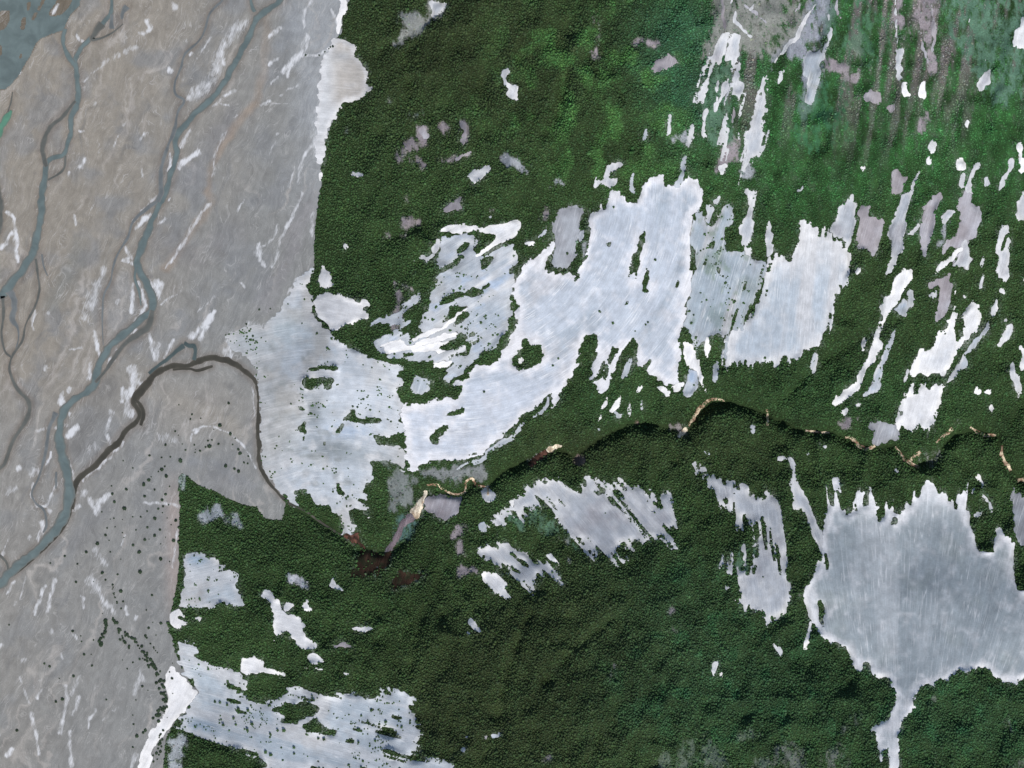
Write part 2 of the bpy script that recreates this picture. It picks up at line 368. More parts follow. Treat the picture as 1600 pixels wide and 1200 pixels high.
cp(1, 1, [(1168, 95), (1240, 60), (1285, 38), (1278, 110), (1220, 127), (1168, 117)], iso=3)
cl(1, 1, [(980, 425), (1040, 392), (1110, 388), (1080, 422)], iso=3)
cl(1, 1, [(1085, 372), (1110, 310), (1130, 275), (1138, 330), (1110, 392)], iso=3)
cb(1, 1, [(1455, 155), (1500, 145), (1470, 175)])

# ---- great white fan
G = [(610, 10), (640, -10), (680, 0), (690, 40), (740, 90), (760, 100), (790, 40), (800, 0), (840, -60), (890, -90), (940, -130), (955, -115), (955, -45), (1000, -40), (1030, -20), (1060, -60), (1110, -95), (1140, -80), (1165, -40), (1195, 0),
     (1190, 60), (1150, 130), (1130, 200), (1115, 300), (1112, 380), (1118, 480), (1122, 560), (1108, 650), (1085, 720), (1065, 820), (1050, 880), (1040, 950), (1042, 1050), (1040, 1190), (1000, 1215), (960, 1200), (920, 1170), (840, 1130),
     (850, 1090), (870, 1020), (860, 1010), (830, 1060), (795, 1110), (785, 1010), (770, 920), (780, 835), (745, 910), (690, 1010), (640, 1110), (600, 1200), (575, 1250), (525, 1255), (540, 1190), (575, 1095), (610, 1010), (620, 955), (600, 990),
     (560, 1080), (535, 1160), (505, 1200), (482, 1140), (520, 1010), (545, 920), (520, 885), (440, 900), (430, 960), (410, 1020), (415, 1070), (390, 1110), (340, 1200), (300, 1260), (270, 1320), (250, 1385), (230, 1385), (250, 1300), (260, 1240),
     (220, 1270), (190, 1320), (130, 1360), (70, 1390), (20, 1460), (0, 1490), (-60, 1520), (-120, 1560), (-180, 1620), (-220, 1640), (-240, 1635), (-320, 1675), (-400, 1675), (-470, 1680), (-540, 1700), (-580, 1720), (-640, 1740),
     (-650, 1740), (-670, 1600), (-670, 1490), (-700, 1440), (-690, 1330), (-600, 1330), (-470, 1295), (-400, 1285), (-330, 1300), (-315, 1230), (-390, 1200), (-430, 1190), (-290, 1170), (-230, 1085), (-170, 1065), (-140, 1100), (-100, 1060),
     (-60, 970), (0, 890), (30, 820), (20, 760), (50, 710), (10, 680), (0, 650), (5, 560), (60, 490), (100, 440), (180, 370), (260, 290), (280, 330), (240, 400), (190, 460), (220, 470), (230, 520), (290, 515), (380, 490), (400, 565),
     (420, 490), (470, 400), (485, 330), (490, 250), (480, 200), (500, 150), (540, 130), (560, 70), (575, 130), (600, 70)]
sheet('debris_fan', 'big', 2, 1, G, fl=F_G, jag=2.5, label='great white gravel fan sweeping down through the middle of the forest')
for q in ([(720, 590), (730, 480), (770, 380), (800, 280), (830, 245), (838, 270), (802, 400), (792, 480), (770, 590), (760, 500), (740, 520)], [(815, 620), (820, 520), (840, 460), (857, 500), (852, 620), (830, 640)],
          [(592, 310), (622, 288), (617, 342), (598, 342)], [(697, 702), (732, 662), (727, 708)], [(1012, 592), (1052, 538), (1034, 592)], [(0, 1060), (20, 1020), (70, 980), (65, 930), (95, 915), (120, 955), (180, 948), (202, 1010), (192, 1050), (140, 1100), (40, 1108), (0, 1085)],
          [(-420, 1395), (-380, 1365), (-310, 1345), (-260, 1345), (-300, 1375), (-380, 1405)], [(-515, 1520), (-470, 1490), (-430, 1465), (-390, 1450), (-420, 1490), (-450, 1520), (-470, 1580), (-505, 1575)], [(-190, 1240), (-165, 1235), (-165, 1257), (-185, 1260)],
          [(540, 740), (560, 735), (545, 762)], [(630, 960), (645, 985), (672, 972), (645, 1030), (605, 1090), (585, 1180), (560, 1195), (575, 1110), (600, 1060)]):
    hole(2, 1, q, F_G)
cw(2, 1, [(30, 1072), (45, 1035), (80, 1030), (75, 1060), (45, 1080)], jag=.5)
sheet('gravel_clearing', 'b', 1, 2, [(985, -50), (1090, -30), (1080, 50), (1030, 70), (980, 60), (965, 20)], jag=1, label='round bluish gravel pocket ringed by trees in the fans')
sheet('gravel_strip', 'b', 1, 2, [(1250, 520), (1300, 488), (1400, 470), (1440, 420), (1520, 350), (1600, 322), (1650, 260), (1740, 200), (1790, 160), (1820, 90), (1837, 60), (1832, 130), (1792, 190), (1700, 222), (1650, 290), (1610, 350), (1540, 372), (1450, 444), (1420, 500), (1330, 502), (1260, 540)],
      fl=('lin', 1, -.6), jag=1.5, label='thin bluish gravel band following the lower rim of the great fan')
# around the top of the great fan
sheet('stony_clearing', 'g', 2, 1, [(250, 210), (300, 100), (340, 80), (400, 85), (450, 110), (430, 180), (410, 240), (400, 330), (390, 430), (360, 470), (300, 475), (240, 460), (250, 400), (280, 330), (270, 270)], jag=2, label='grey stony pocket hemmed by trees beside the great fan')
soft(2, 1, [(160, 200), (240, 80), (255, 150), (200, 235)], PINK, .7)
cb(2, 1, [(138, 292), (180, 250), (232, 228), (200, 284)])
cw(2, 1, [(68, 325), (140, 308), (143, 340), (90, 342)], jag=1)
cb(2, 1, [(415, 260), (452, 228), (442, 300), (420, 322)])
soft(2, 1, [(415, 350), (482, 300), (472, 370), (440, 420), (418, 400)], BG, .7)
sheet('scree_slope', 'i', 2, 1, [(1140, 170), (1180, 100), (1200, 140), (1210, 200), (1240, 210), (1290, 150), (1330, 90), (1360, 80), (1385, 190), (1350, 210), (1330, 310), (1320, 340), (1360, 380), (1430, 370), (1480, 390), (1540, 440), (1600, 420),
      (1610, 480), (1560, 600), (1500, 700), (1460, 780), (1440, 870), (1440, 1000), (1380, 1060), (1340, 1110), (1325, 1050), (1325, 900), (1290, 870), (1260, 890), (1200, 940), (1160, 1000), (1120, 930), (1080, 850), (1070, 820), (1090, 720),
      (1115, 640), (1135, 540), (1150, 450), (1120, 300)], fl=F_S, jag=3, gaps=0.15, label='bluish grey scree slope between two white gravel sheets')
for q in ([(1228, 310), (1262, 308), (1252, 372), (1230, 352)], [(1278, 470), (1312, 458), (1302, 512), (1280, 502)], [(1120, 310), (1150, 420), (1140, 500), (1118, 480), (1128, 400)], [(1055, 850), (1080, 830), (1110, 880), (1140, 940), (1100, 930), (1060, 920)],
          [(1318, 800), (1345, 770), (1340, 810)], [(1370, 680), (1410, 650), (1390, 700)]):
    hole(2, 1, q)
cl(2, 1, [(1440, -10), (1525, -10), (1525, 60), (1500, 160), (1520, 200), (1500, 260), (1490, 350), (1500, 400), (1470, 390), (1430, 280), (1420, 240), (1450, 170), (1480, 110), (1480, 40)])
cb(2, 1, [(1200, 80), (1250, 70), (1262, 110), (1237, 205), (1215, 195), (1220, 120)])
cb(2, 1, [(1258, 40), (1297, 38), (1275, 92)])
# ---- right white sheet, view (3,1)
sheet('scree_slope', 'j', 3, 1, [(-160, 880), (-100, 740), (0, 600), (0, 450), (20, 420), (50, 390), (100, 380), (110, 420), (165, 430), (165, 340), (190, 290), (205, 200), (225, 165), (240, 210), (310, 200), (325, 230), (320, 290), (350, 310), (355, 235),
      (390, 250), (440, 280), (450, 330), (500, 360), (520, 380), (510, 470), (490, 500), (490, 570), (450, 600), (430, 660), (400, 720), (385, 830), (370, 880), (350, 940), (300, 975), (200, 1020), (120, 1088), (125, 1018), (60, 1060), (15, 1102),
      (-20, 1010), (-75, 1085), (-105, 1060), (-125, 1120), (-140, 1060), (-220, 1070), (-275, 1120), (-275, 1060), (-260, 900), (-210, 840)], fl=F_J, jag=4, gaps=0, label='broad white scree sheet with a toothed lower edge above the forest gorge')
cl(3, 1, [(390, 240), (440, 150), (450, 90), (500, 50), (518, -5), (552, 70), (552, 150), (540, 260), (530, 330), (500, 345), (440, 285)], iso=3)
cl(3, 1, [(0, 170), (20, 205), (38, 290), (32, 380), (0, 400), (-20, 300)])
cp(3, 1, [(570, 0), (585, -20), (577, 40), (600, 80), (640, 90), (620, 140), (650, 160), (710, 165), (722, 220), (702, 300), (690, 360), (660, 405), (620, 370), (580, 340), (560, 260), (570, 180), (563, 100)], iso=3)
cl(3, 1, [(860, 0), (900, -40), (887, 70), (862, 170), (852, 280), (832, 380), (800, 450), (740, 520), (730, 500), (770, 430), (770, 330), (753, 240), (780, 170), (820, 80)], iso=2.5)
sheet('gravel_streak', 'w', 3, 1, [(860, 465), (902, 510), (887, 580), (860, 590), (830, 680), (760, 760), (730, 830), (700, 900), (710, 960), (680, 1030), (640, 1090), (590, 1160), (560, 1240), (500, 1290), (440, 1330), (400, 1327), (420, 1290), (540, 1200),
      (590, 1080), (640, 1000), (660, 910), (690, 850), (710, 790), (698, 740), (730, 660), (780, 590), (800, 530)], jag=3, label='long bright white gravel streak slanting down the forested slope')
cb(3, 1, [(788, 740), (850, 660), (872, 690), (862, 782), (820, 772)])
cb(3, 1, [(878, 600), (912, 620), (902, 720), (878, 742)])
cw(3, 1, [(588, 910), (627, 912), (612, 950), (595, 1022), (583, 980)])
cb(3, 1, [(755, 900), (790, 848), (803, 880), (782, 970), (722, 1080), (702, 1180), (682, 1240), (620, 1290), (580, 1300), (640, 1220), (690, 1100), (740, 970)])
cp(3, 1, [(980, 100), (1040, 20), (1080, 10), (1102, 50), (1060, 80), (1042, 130), (1042, 220), (1012, 290), (990, 392), (948, 380), (960, 290), (960, 170)], iso=3)
cl(3, 1, [(878, 270), (900, 225), (950, 205), (950, 240), (905, 262)])
cl(3, 1, [(1078, 150), (1130, 105), (1162, 130), (1142, 175), (1100, 195)])
cp(3, 1, [(1180, 100), (1210, 20), (1230, -10), (1270, -10), (1270, 80), (1340, 110), (1345, 190), (1300, 260), (1250, 310), (1240, 360), (1267, 430), (1250, 488), (1200, 472), (1145, 475), (1190, 380), (1150, 330), (1080, 405), (1100, 320), (1170, 270), (1210, 180)], iso=3)
cl(3, 1, [(1200, 330), (1240, 300), (1245, 370), (1267, 430), (1250, 488), (1200, 472), (1150, 475), (1190, 400)])
soft(3, 1, [(1015, 420), (1060, 350), (1080, 280), (1120, 205), (1145, 175), (1105, 280), (1060, 380)], BG, .9)
cw(3, 1, [(1038, 525), (1060, 460), (1120, 410), (1200, 348), (1212, 365), (1170, 410), (1120, 452), (1070, 502)])
cp(3, 1, [(995, 592), (1070, 550), (1130, 508), (1142, 560), (1157, 590), (1142, 640), (1142, 700), (1100, 772), (1030, 824), (1070, 710), (1080, 640), (1080, 590), (1030, 602)])
cl(3, 1, [(1008, 652), (1062, 608), (1052, 660), (1020, 694)])
cl(3, 1, [(1405, 365), (1440, 280), (1472, 185), (1502, 210), (1512, 290), (1497, 350), (1502, 430), (1502, 520), (1480, 564), (1440, 544), (1428, 480), (1440, 400)])
cl(3, 1, [(1550, 100), (1575, -10), (1625, -10), (1605, 100), (1577, 175), (1547, 155)])
cl(3, 1, [(1328, 430), (1352, 408), (1347, 500), (1337, 594), (1318, 582)])
cw(3, 1, [(1362, 330), (1382, 340), (1370, 374)])
sheet('scree_slope', 'w', 3, 1, [(1268, 680), (1300, 676), (1322, 740), (1337, 780), (1312, 860), (1280, 890), (1230, 940), (1190, 1000), (1150, 1080), (1100, 1130), (1040, 1130), (960, 1150), (900, 1152), (892, 1110), (960, 965), (972, 1010), (1030, 980),
      (1050, 910), (1080, 855), (1095, 920), (1120, 820), (1150, 750), (1168, 620), (1187, 630), (1172, 760), (1167, 900), (1180, 940), (1210, 920), (1230, 860), (1218, 780), (1250, 730)], jag=3, label='bright white scree with pointed upper fingers above the winding gorge')
cb(3, 1, [(1130, 1160), (1200, 1060), (1290, 910), (1320, 890), (1380, 800), (1395, 840), (1352, 900), (1310, 944), (1280, 984), (1232, 1024), (1242, 1090), (1180, 1150), (1110, 1205)])
cw(3, 1, [(1388, 745), (1430, 678), (1448, 720), (1410, 784)])
cl(3, 1, [(1450, 920), (1480, 850), (1520, 815), (1533, 870), (1490, 922), (1440, 964), (1388, 1024), (1410, 980)])
cl(3, 1, [(1468, 825), (1490, 755), (1498, 800)])
cl(3, 1, [(1500, 1100), (1530, 1068), (1562, 1140), (1582, 1200), (1592, 1260), (1553, 1290), (1543, 1200), (1518, 1150)])
cw(3, 1, [(1565, 960), (1600, 930), (1640, 930), (1640, 1120), (1580, 1110), (1580, 1000)])
cl(3, 1, [(1578, 540), (1600, 475), (1612, 570), (1578, 577)])
cb(3, 1, [(268, 1090), (285, 1008), (307, 1020), (302, 1130), (280, 1144)])
cw(3, 1, [(547, 503), (570, 476), (578, 510), (555, 524)])
cl(3, 1, [(1208, 640), (1243, 650), (1230, 684)])
cw(3, 1, [(1438, 622), (1470, 598), (1483, 632)])
cl(3, 1, [(848, 1185), (870, 1100), (883, 1110), (862, 1205)])
cw(2, 1, [(1068, 930), (1110, 938), (1142, 970), (1162, 1060), (1192, 1150), (1212, 1230), (1217, 1257), (1205, 1257), (1168, 1150), (1120, 1100), (1078, 1040)])
cw(2, 1, [(1198, 985), (1230, 905), (1243, 980), (1220, 1044)])
cb(2, 1, [(1253, 1110), (1270, 1055), (1287, 1080), (1283, 1205), (1250, 1170)])
cb(2, 1, [(686, 1175), (710, 1080), (740, 1025), (754, 1070), (712, 1175)])
cb(2, 1, [(1108, 1100), (1162, 1130), (1152, 1220), (1100, 1290), (1058, 1280), (1100, 1180)])
# ---- view (2,2)
for q in ([(770, 45), (810, -5), (828, 12), (790, 62)], [(903, 10), (950, 15), (995, 40), (982, 78), (950, 62)], [(1000, 12), (1045, -10), (1083, 0), (1050, 42), (1010, 38)], [(553, 168), (580, 110), (602, 76), (597, 142)],
          [(608, 165), (640, 118), (672, 66), (678, 130), (640, 184)], [(528, 262), (550, 186), (563, 212)]):
    cw(2, 2, q)
for q in ([(640, 180), (682, 190), (660, 224)], [(527, 292), (550, 256), (553, 292)], [(718, 205), (730, 105), (748, 118), (742, 214)], [(1493, 262), (1515, 250), (1518, 312), (1498, 322)], [(1188, 418), (1238, 430), (1225, 448)], [(800, 90), (820, 85), (815, 150), (800, 150)]):
    cb(2, 2, q)
sheet('gravel_fan', 'l', 2, 2, [(-170, 840), (-100, 810), (-40, 790), (0, 740), (40, 720), (60, 670), (120, 640), (190, 615), (260, 620), (290, 590), (340, 610), (390, 640), (440, 680), (450, 650), (420, 580), (480, 590), (530, 600), (580, 620), (650, 640),
      (690, 660), (635, 575), (660, 590), (710, 640), (760, 640), (830, 670), (900, 690), (950, 690), (975, 670), (990, 720), (1020, 790), (1030, 870), (1015, 910), (1030, 980), (1015, 1018), (960, 990), (930, 960), (860, 920), (880, 970), (850, 1004),
      (820, 970), (810, 1014), (760, 990), (752, 1044), (710, 1030), (660, 980), (690, 1060), (707, 1128), (660, 1132), (600, 1090), (540, 1040), (500, 980), (440, 920), (390, 870), (420, 940), (480, 1030), (530, 1100), (548, 1144), (500, 1100), (430, 1010),
      (360, 920), (310, 870), (240, 800), (190, 770), (120, 770), (60, 790), (105, 885), (40, 830), (0, 800), (-60, 870), (-130, 890), (-160, 870)], fl=F_W, jag=5, gaps=0.35, label='pale comb edged gravel fan on the dark slope below the gorge')
hole(2, 2, [(528, 690), (550, 638), (568, 660), (545, 694)], F_W)
hole(2, 2, [(838, 708), (873, 747), (850, 742)], F_W)
soft(2, 2, [(60, 800), (200, 780), (300, 880), (400, 980), (480, 1090), (300, 960), (150, 900)], GG, .6)
sheet('gravel_fan', 'l', 2, 2, [(-210, 1030), (-110, 995), (0, 1020), (90, 1060), (190, 1110), (240, 1150), (270, 1200), (330, 1272), (255, 1225), (200, 1180), (130, 1160), (150, 1292), (105, 1270), (50, 1230), (0, 1210), (-40, 1190), (-100, 1130), (-160, 1080)], fl=F_W, jag=5, gaps=0.4, label='smaller pale streaked gravel fan on the dark slope below the comb edged one')
for a in (([(-60, 1020), (60, 1100), (150, 1170), (60, 1120)]), ([(-60, 1090), (20, 1150), (100, 1215), (20, 1180)])):
    hole(2, 2, a, F_W)
sheet('gravel_fan', 'w', 1, 3, [(1410, 0), (1440, -30), (1490, -20), (1540, 20), (1600, 40), (1560, 80), (1605, 155), (1550, 142), (1480, 90), (1430, 40)], fl=F_W, jag=3, label='short bright white gravel tongue under the streaked fan')
cw(2, 2, [(208, 1070), (250, 1058), (290, 1110), (302, 1135), (250, 1112)], fl=F_W)
soft(2, 2, [(260, 950), (350, 965), (365, 1005), (310, 995)], GREY, .9)
soft(2, 2, [(330, 1080), (370, 1125), (385, 1145), (350, 1135)], BG, .9)
soft(2, 2, [(-20, 800), (40, 840), (120, 930), (40, 900), (-20, 850)], GG, .9)
soft(2, 2, [(540, 545), (600, 545), (620, 580), (555, 580)], GREY, .6)
sheet('scree_slope', 'l', 2, 2, [(1105, 505), (1150, 497), (1203, 520), (1203, 550), (1260, 590), (1340, 610), (1370, 620), (1353, 555), (1397, 610), (1440, 640), (1490, 690), (1550, 750), (1590, 780), (1580, 660), (1600, 605), (1622, 640), (1622, 720), (1636, 715),
      (1652, 820), (1662, 720), (1692, 850), (1712, 980), (1727, 1060), (1722, 1150), (1732, 1200), (1727, 1320), (1702, 1370), (1682, 1440), (1650, 1475), (1610, 1475), (1592, 1510), (1580, 1527), (1563, 1440), (1520, 1400), (1440, 1390), (1410, 1340),
      (1408, 1200), (1420, 1090), (1430, 980), (1452, 1000), (1442, 1150), (1480, 1200), (1520, 1170), (1525, 1060), (1510, 950), (1490, 900), (1470, 800), (1440, 870), (1425, 906), (1410, 850), (1370, 780), (1340, 760), (1320, 784), (1290, 730), (1270, 650),
      (1220, 610), (1190, 560), (1150, 540)], fl=F_W4, jag=5, gaps=0.35, label='narrow pale scree ribbon curving down the forest left of the big funnel')
hole(2, 2, [(1325, 715), (1345, 705), (1352, 745), (1335, 750)], F_W4)
for q in ([(1288, 1142), (1310, 1045), (1328, 1060), (1312, 1142)], [(1338, 1172), (1360, 1045), (1383, 1050), (1372, 1192), (1350, 1192)], [(1328, 1262), (1350, 1236), (1363, 1280), (1330, 1284)]):
    cl(2, 2, q, fl=F_W4)
soft(2, 2, [(1400, 980), (1440, 980), (1520, 1100), (1500, 1210), (1410, 1210)], GG, .7)
# ---- view (3,2)
sheet('scree_slope', 'l', 3, 2, [(48, 472), (90, 452), (152, 470), (162, 500), (172, 540), (192, 620), (232, 690), (267, 750), (272, 800), (302, 860), (302, 890), (352, 970), (352, 1085), (320, 1050), (290, 960), (270, 930), (240, 860), (245, 830), (205, 790),
      (190, 740), (180, 774), (160, 774), (150, 680), (133, 620), (150, 560), (140, 492), (90, 478), (60, 494)], fl=('lin', .35, 1), jag=3, gaps=0.25, label='crooked pale scree ribbon joining the left rim of the big funnel')
sheet('debris_fan', 'x2', 3, 2, [(370, 610), (430, 580), (440, 650), (470, 730), (480, 850), (510, 870), (520, 790), (545, 680), (590, 650), (610, 680), (600, 740), (630, 760), (630, 650), (650, 640), (660, 700), (690, 760), (680, 860), (710, 820), (740, 700), (755, 640),
      (772, 690), (785, 790), (830, 800), (870, 680), (890, 570), (910, 640), (940, 720), (960, 690), (950, 570), (965, 600), (985, 650), (1010, 580), (1040, 620), (1060, 690), (1100, 660), (1130, 700), (1140, 740), (1190, 690), (1180, 600), (1210, 560),
      (1260, 610), (1280, 660), (1330, 730), (1355, 810), (1310, 840), (1260, 800), (1270, 870), (1310, 970), (1340, 1060), (1410, 1050), (1415, 930), (1410, 885), (1440, 890), (1500, 950), (1540, 990), (1550, 1060), (1540, 1150), (1560, 1300), (1600, 1340),
      (1600, 1800), (1590, 1840), (1540, 1872), (1440, 1862), (1390, 1830), (1390, 1790), (1340, 1780), (1310, 1760), (1240, 1785), (1150, 1800), (1110, 1850), (1060, 1852), (1040, 1894), (1010, 1870), (940, 1880), (920, 1960), (920, 2044), (860, 2060),
      (830, 2130), (800, 2200), (820, 2320), (830, 2420), (750, 2420), (748, 2230), (710, 2374), (700, 2300), (670, 2220), (680, 2170), (640, 2160), (650, 2140), (750, 2100), (790, 2030), (795, 1940), (760, 1860), (700, 1820), (640, 1810), (630, 1740),
      (590, 1720), (570, 1804), (545, 1790), (520, 1700), (480, 1640), (400, 1620), (350, 1570), (310, 1550), (280, 1500), (250, 1420), (235, 1330), (260, 1240), (300, 1150), (340, 1090), (360, 1030), (350, 900), (375, 750)], fl=F_X2, jag=3,
      gaps=0.35, label='huge grey white funnel of scree narrowing to a white chute')
for q in ([(1138, 820), (1152, 800), (1150, 890), (1140, 920)], [(780, 820), (820, 830), (812, 884), (770, 870)], [(688, 884), (700, 840), (722, 850)], [(362, 1050), (378, 1100), (372, 1180), (358, 1120)], [(310, 1350), (330, 1340), (345, 1400), (350, 1530), (325, 1480)],
          [(545, 790), (560, 770), (555, 830)], [(790, 760), (820, 730), (815, 800), (795, 800)]):
    hole(3, 2, q, F_X2)
cw(3, 2, [(265, 1470), (272, 1530), (250, 1650), (220, 1678), (240, 1580)], jag=1)
cw(3, 2, [(15, 1600), (35, 1620), (100, 1680), (70, 1712), (45, 1680)], jag=2)
cw(3, 2, [(1283, 562), (1300, 552), (1358, 642), (1340, 654)])
cl(3, 2, [(1328, 688), (1350, 690), (1400, 778), (1412, 804), (1370, 782)])
sheet('scree_slope', 'g', 3, 2, [(1525, 700), (1555, 615), (1562, 690), (1600, 710), (1640, 700), (1640, 1320), (1600, 1280), (1580, 1010), (1545, 940)], jag=2, label='grey scree strip right of the big funnel beside the forest')
sheet('stony_clearing', 'g', 3, 2, [(608, 262), (680, 233), (750, 238), (800, 263), (837, 310), (810, 352), (740, 357), (640, 372), (660, 310), (640, 282)], jag=2, label='bluish domed stony clearing on the bank of the winding gorge')
sheet('scree_slope', 'w', 3, 2, [(818, 130), (890, 25), (925, 22), (935, 80), (970, -5), (1003, -5), (1010, 40), (1050, 32), (1092, -25), (1108, 60), (1080, 140), (1042, 170), (1025, 230), (1003, 325), (990, 250), (940, 262), (930, 200), (910, 290), (880, 320), (840, 282), (808, 230), (830, 170)], jag=4,
      label='white scree tongue with drips reaching almost to the winding gorge')
for q in ([(448, 185), (490, 146), (504, 165), (480, 199)], [(538, 142), (577, 116), (572, 154)], [(1288, 64), (1308, 0), (1344, 40), (1310, 74)], [(1348, 42), (1392, 26), (1384, 64)], [(1383, 172), (1395, 126), (1413, 150), (1400, 194)], [(778, 532), (817, 520), (812, 554)]):
    cw(3, 2, q)
for q in ([(1498, 182), (1518, 172), (1505, 204)], [(338, 385), (378, 388), (360, 414)], [(578, 92), (620, 60), (650, -5), (713, -5), (692, 42), (620, 84)], [(232, 430), (258, 425), (252, 448), (236, 448)]):
    cb(3, 2, q)
soft(3, 2, [(430, 262), (480, 195), (512, 230), (502, 272), (450, 290)], PINK, .9)
soft(3, 2, [(545, 210), (590, 210), (580, 250), (550, 245)], PINK, .6)
soft(3, 2, [(940, 420), (1100, 390), (1110, 460), (1000, 530), (950, 500)], GREY, .6)
soft(3, 2, [(1160, 240), (1240, 220), (1240, 250), (1170, 260)], PINK, .6)
# ---- gorge surroundings, view (1,2)
soft(1, 2, [(1000, 560), (1030, 540), (1120, 520), (1200, 550), (1260, 530), (1320, 500), (1420, 490), (1450, 530), (1440, 590), (1380, 600), (1310, 590), (1280, 650), (1240, 650), (1200, 590), (1120, 590), (1050, 600)], (128, 132, 132), .9)
soft(1, 2, [(820, 560), (930, 560), (1000, 570), (1000, 640), (980, 720), (940, 760), (900, 770), (830, 790), (830, 690), (810, 630)], (120, 126, 124), .9)
soft(1, 2, [(800, 540), (700, 470), (760, 430), (900, 470), (940, 560)], (120, 128, 122), .8)
sheet('stony_clearing', 'p', 1, 2, [(1065, 700), (1180, 690), (1300, 712), (1270, 790), (1240, 850), (1170, 850), (1120, 820), (1060, 790)], jag=2, iso=3, label='pinkish grey stony bench beside the bright gully cliff')
sheet('rock_cliff', 'cream', 1, 2, [(1055, 655), (1077, 680), (1052, 720), (1022, 842), (990, 844), (958, 800), (1000, 740), (1040, 700)], jag=2, label='bright cliff with sunlight painted cream at the head of the grey gully')  # lit face: the sun's brightness is part of its colour
sheet('scree_gully', 'gul', 1, 2, [(958, 800), (1000, 842), (960, 872), (920, 900), (890, 970), (850, 1045), (800, 1055), (840, 980), (880, 900), (910, 850)], jag=1, label='purplish grey scree gully running down from the bright cream cliff')
soft(1, 2, [(880, 820), (960, 800), (1010, 860), (1010, 960), (900, 990), (840, 1000), (850, 900)], (84, 112, 108), .7)
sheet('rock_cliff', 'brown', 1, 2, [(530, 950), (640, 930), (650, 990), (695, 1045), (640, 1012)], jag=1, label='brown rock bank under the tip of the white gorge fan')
sheet('rock_cliff', 'dark', 1, 2, [(660, 1050), (700, 1050), (740, 1070), (800, 1058), (845, 1040), (830, 1080), (780, 1150), (740, 1200), (600, 1205), (640, 1120)], jag=4, iso=3, label='brown rock cliff with painted shade below the bend of the gorge')  # north-facing wall, its shade painted into the brown
sheet('rock_cliff', 'dark', 1, 2, [(880, 1200), (900, 1170), (980, 1180), (1060, 1195), (1100, 1200), (1000, 1230), (930, 1260), (860, 1290), (850, 1240)], jag=4, iso=3, label='broken brown rock face with painted shade under the forest below the gorge')
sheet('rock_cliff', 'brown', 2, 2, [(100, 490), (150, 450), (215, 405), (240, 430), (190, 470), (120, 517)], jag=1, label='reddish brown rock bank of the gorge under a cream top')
sheet('rock_cliff', 'cream', 2, 2, [(205, 420), (260, 380), (292, 373), (312, 386), (240, 430)], jag=1, label='rock outcrop with sunlight painted cream at the top of a reddish bank')
soft(2, 2, [(385, 465), (420, 425), (465, 430), (430, 482)], (130, 116, 110), .95)
soft(2, 2, [(730, 245), (800, 240), (800, 260), (740, 265)], (140, 118, 112), .9)
soft(2, 2, [(960, 255), (1060, 255), (1050, 300), (1010, 290)], (146, 140, 140), .95)
sheet('rock_cliff', 'cream', 2, 2, [(1035, 320), (1085, 268), (1105, 275), (1085, 320), (1055, 344)], jag=1, label='rock spur with sunlight painted cream jutting into the gorge')
cw(1, 2, [(1398, 672), (1450, 636), (1494, 700), (1482, 746), (1440, 734)])
for q, k in (([(1200, 980), (1260, 920), (1310, 870), (1342, 920), (1260, 985)], .9), ([(1215, 1005), (1312, 1000), (1312, 1065), (1220, 1062)], .8), ([(1250, 1150), (1330, 1140), (1385, 1170), (1280, 1195)], .9)):
    soft(1, 2, q, PINK, k)
cb(1, 2, [(1386, 870), (1432, 878), (1434, 932), (1400, 924)])
cw(1, 2, [(1575, 745), (1605, 728), (1625, 785)])
cl(1, 2, [(685, 830), (705, 820), (718, 842), (695, 845)])
# ---- view (1,3) and (0,3)
sheet('gravel_clearing', 'w', 1, 3, [(28, 98), (80, 88), (130, 140), (160, 220), (260, 258), (302, 290), (302, 360), (340, 400), (388, 432), (370, 452), (300, 452), (240, 412), (210, 352), (180, 352), (130, 382), (103, 340), (108, 230), (90, 150), (40, 132)], fl=F_D, jag=1.5,
      label='white gravel clearing shaped like a hatchet in the lower forest')
for q in ([(165, 212), (190, 162), (233, 180), (200, 224)], [(283, 192), (320, 146), (348, 210), (310, 224)], [(588, 318), (640, 320), (745, 325), (710, 347), (620, 347)], [(1328, 290), (1350, 250), (1382, 300), (1408, 354), (1370, 338)], [(1308, 350), (1330, 348), (1358, 394), (1330, 382)],
          [(318, 490), (350, 478), (390, 500), (428, 525), (380, 553), (338, 547)], [(368, 572), (435, 580), (400, 592)], [(528, 590), (604, 610), (560, 613)], [(240, 566), (335, 578), (260, 580)], [(58, 417), (118, 398), (90, 423)], [(458, 55), (478, -5), (500, 40), (548, 98), (510, 82)]):
    cw(1, 3, q, fl=F_D, jag=1.5)
soft(1, 3, [(200, 0), (280, -5), (325, 30), (332, 105), (270, 72), (210, 40)], (190, 192, 198), .95)
for q in ([(470, 440), (530, 418), (612, 440), (560, 462)], [(1420, 1000), (1452, 1005), (1430, 1034)]):
    cp(1, 3, q)
for q in ([(1468, 990), (1510, 968), (1533, 995), (1490, 1014)], [(1268, 1090), (1300, 1076), (1314, 1100), (1290, 1108)], [(1305, 1000), (1330, 995), (1330, 1015), (1310, 1020)]):
    cb(1, 3, q)
sheet('gravel_clearing', 'w', 0, 3, [(1498, 550), (1510, 508), (1590, 503), (1640, 520), (1655, 570), (1700, 580), (1793, 612), (1780, 622), (1700, 612), (1660, 597), (1600, 622), (1520, 602), (1498, 572)], fl=F_D, jag=1.5, label='white tadpole shaped gravel clearing above the lower left fan')
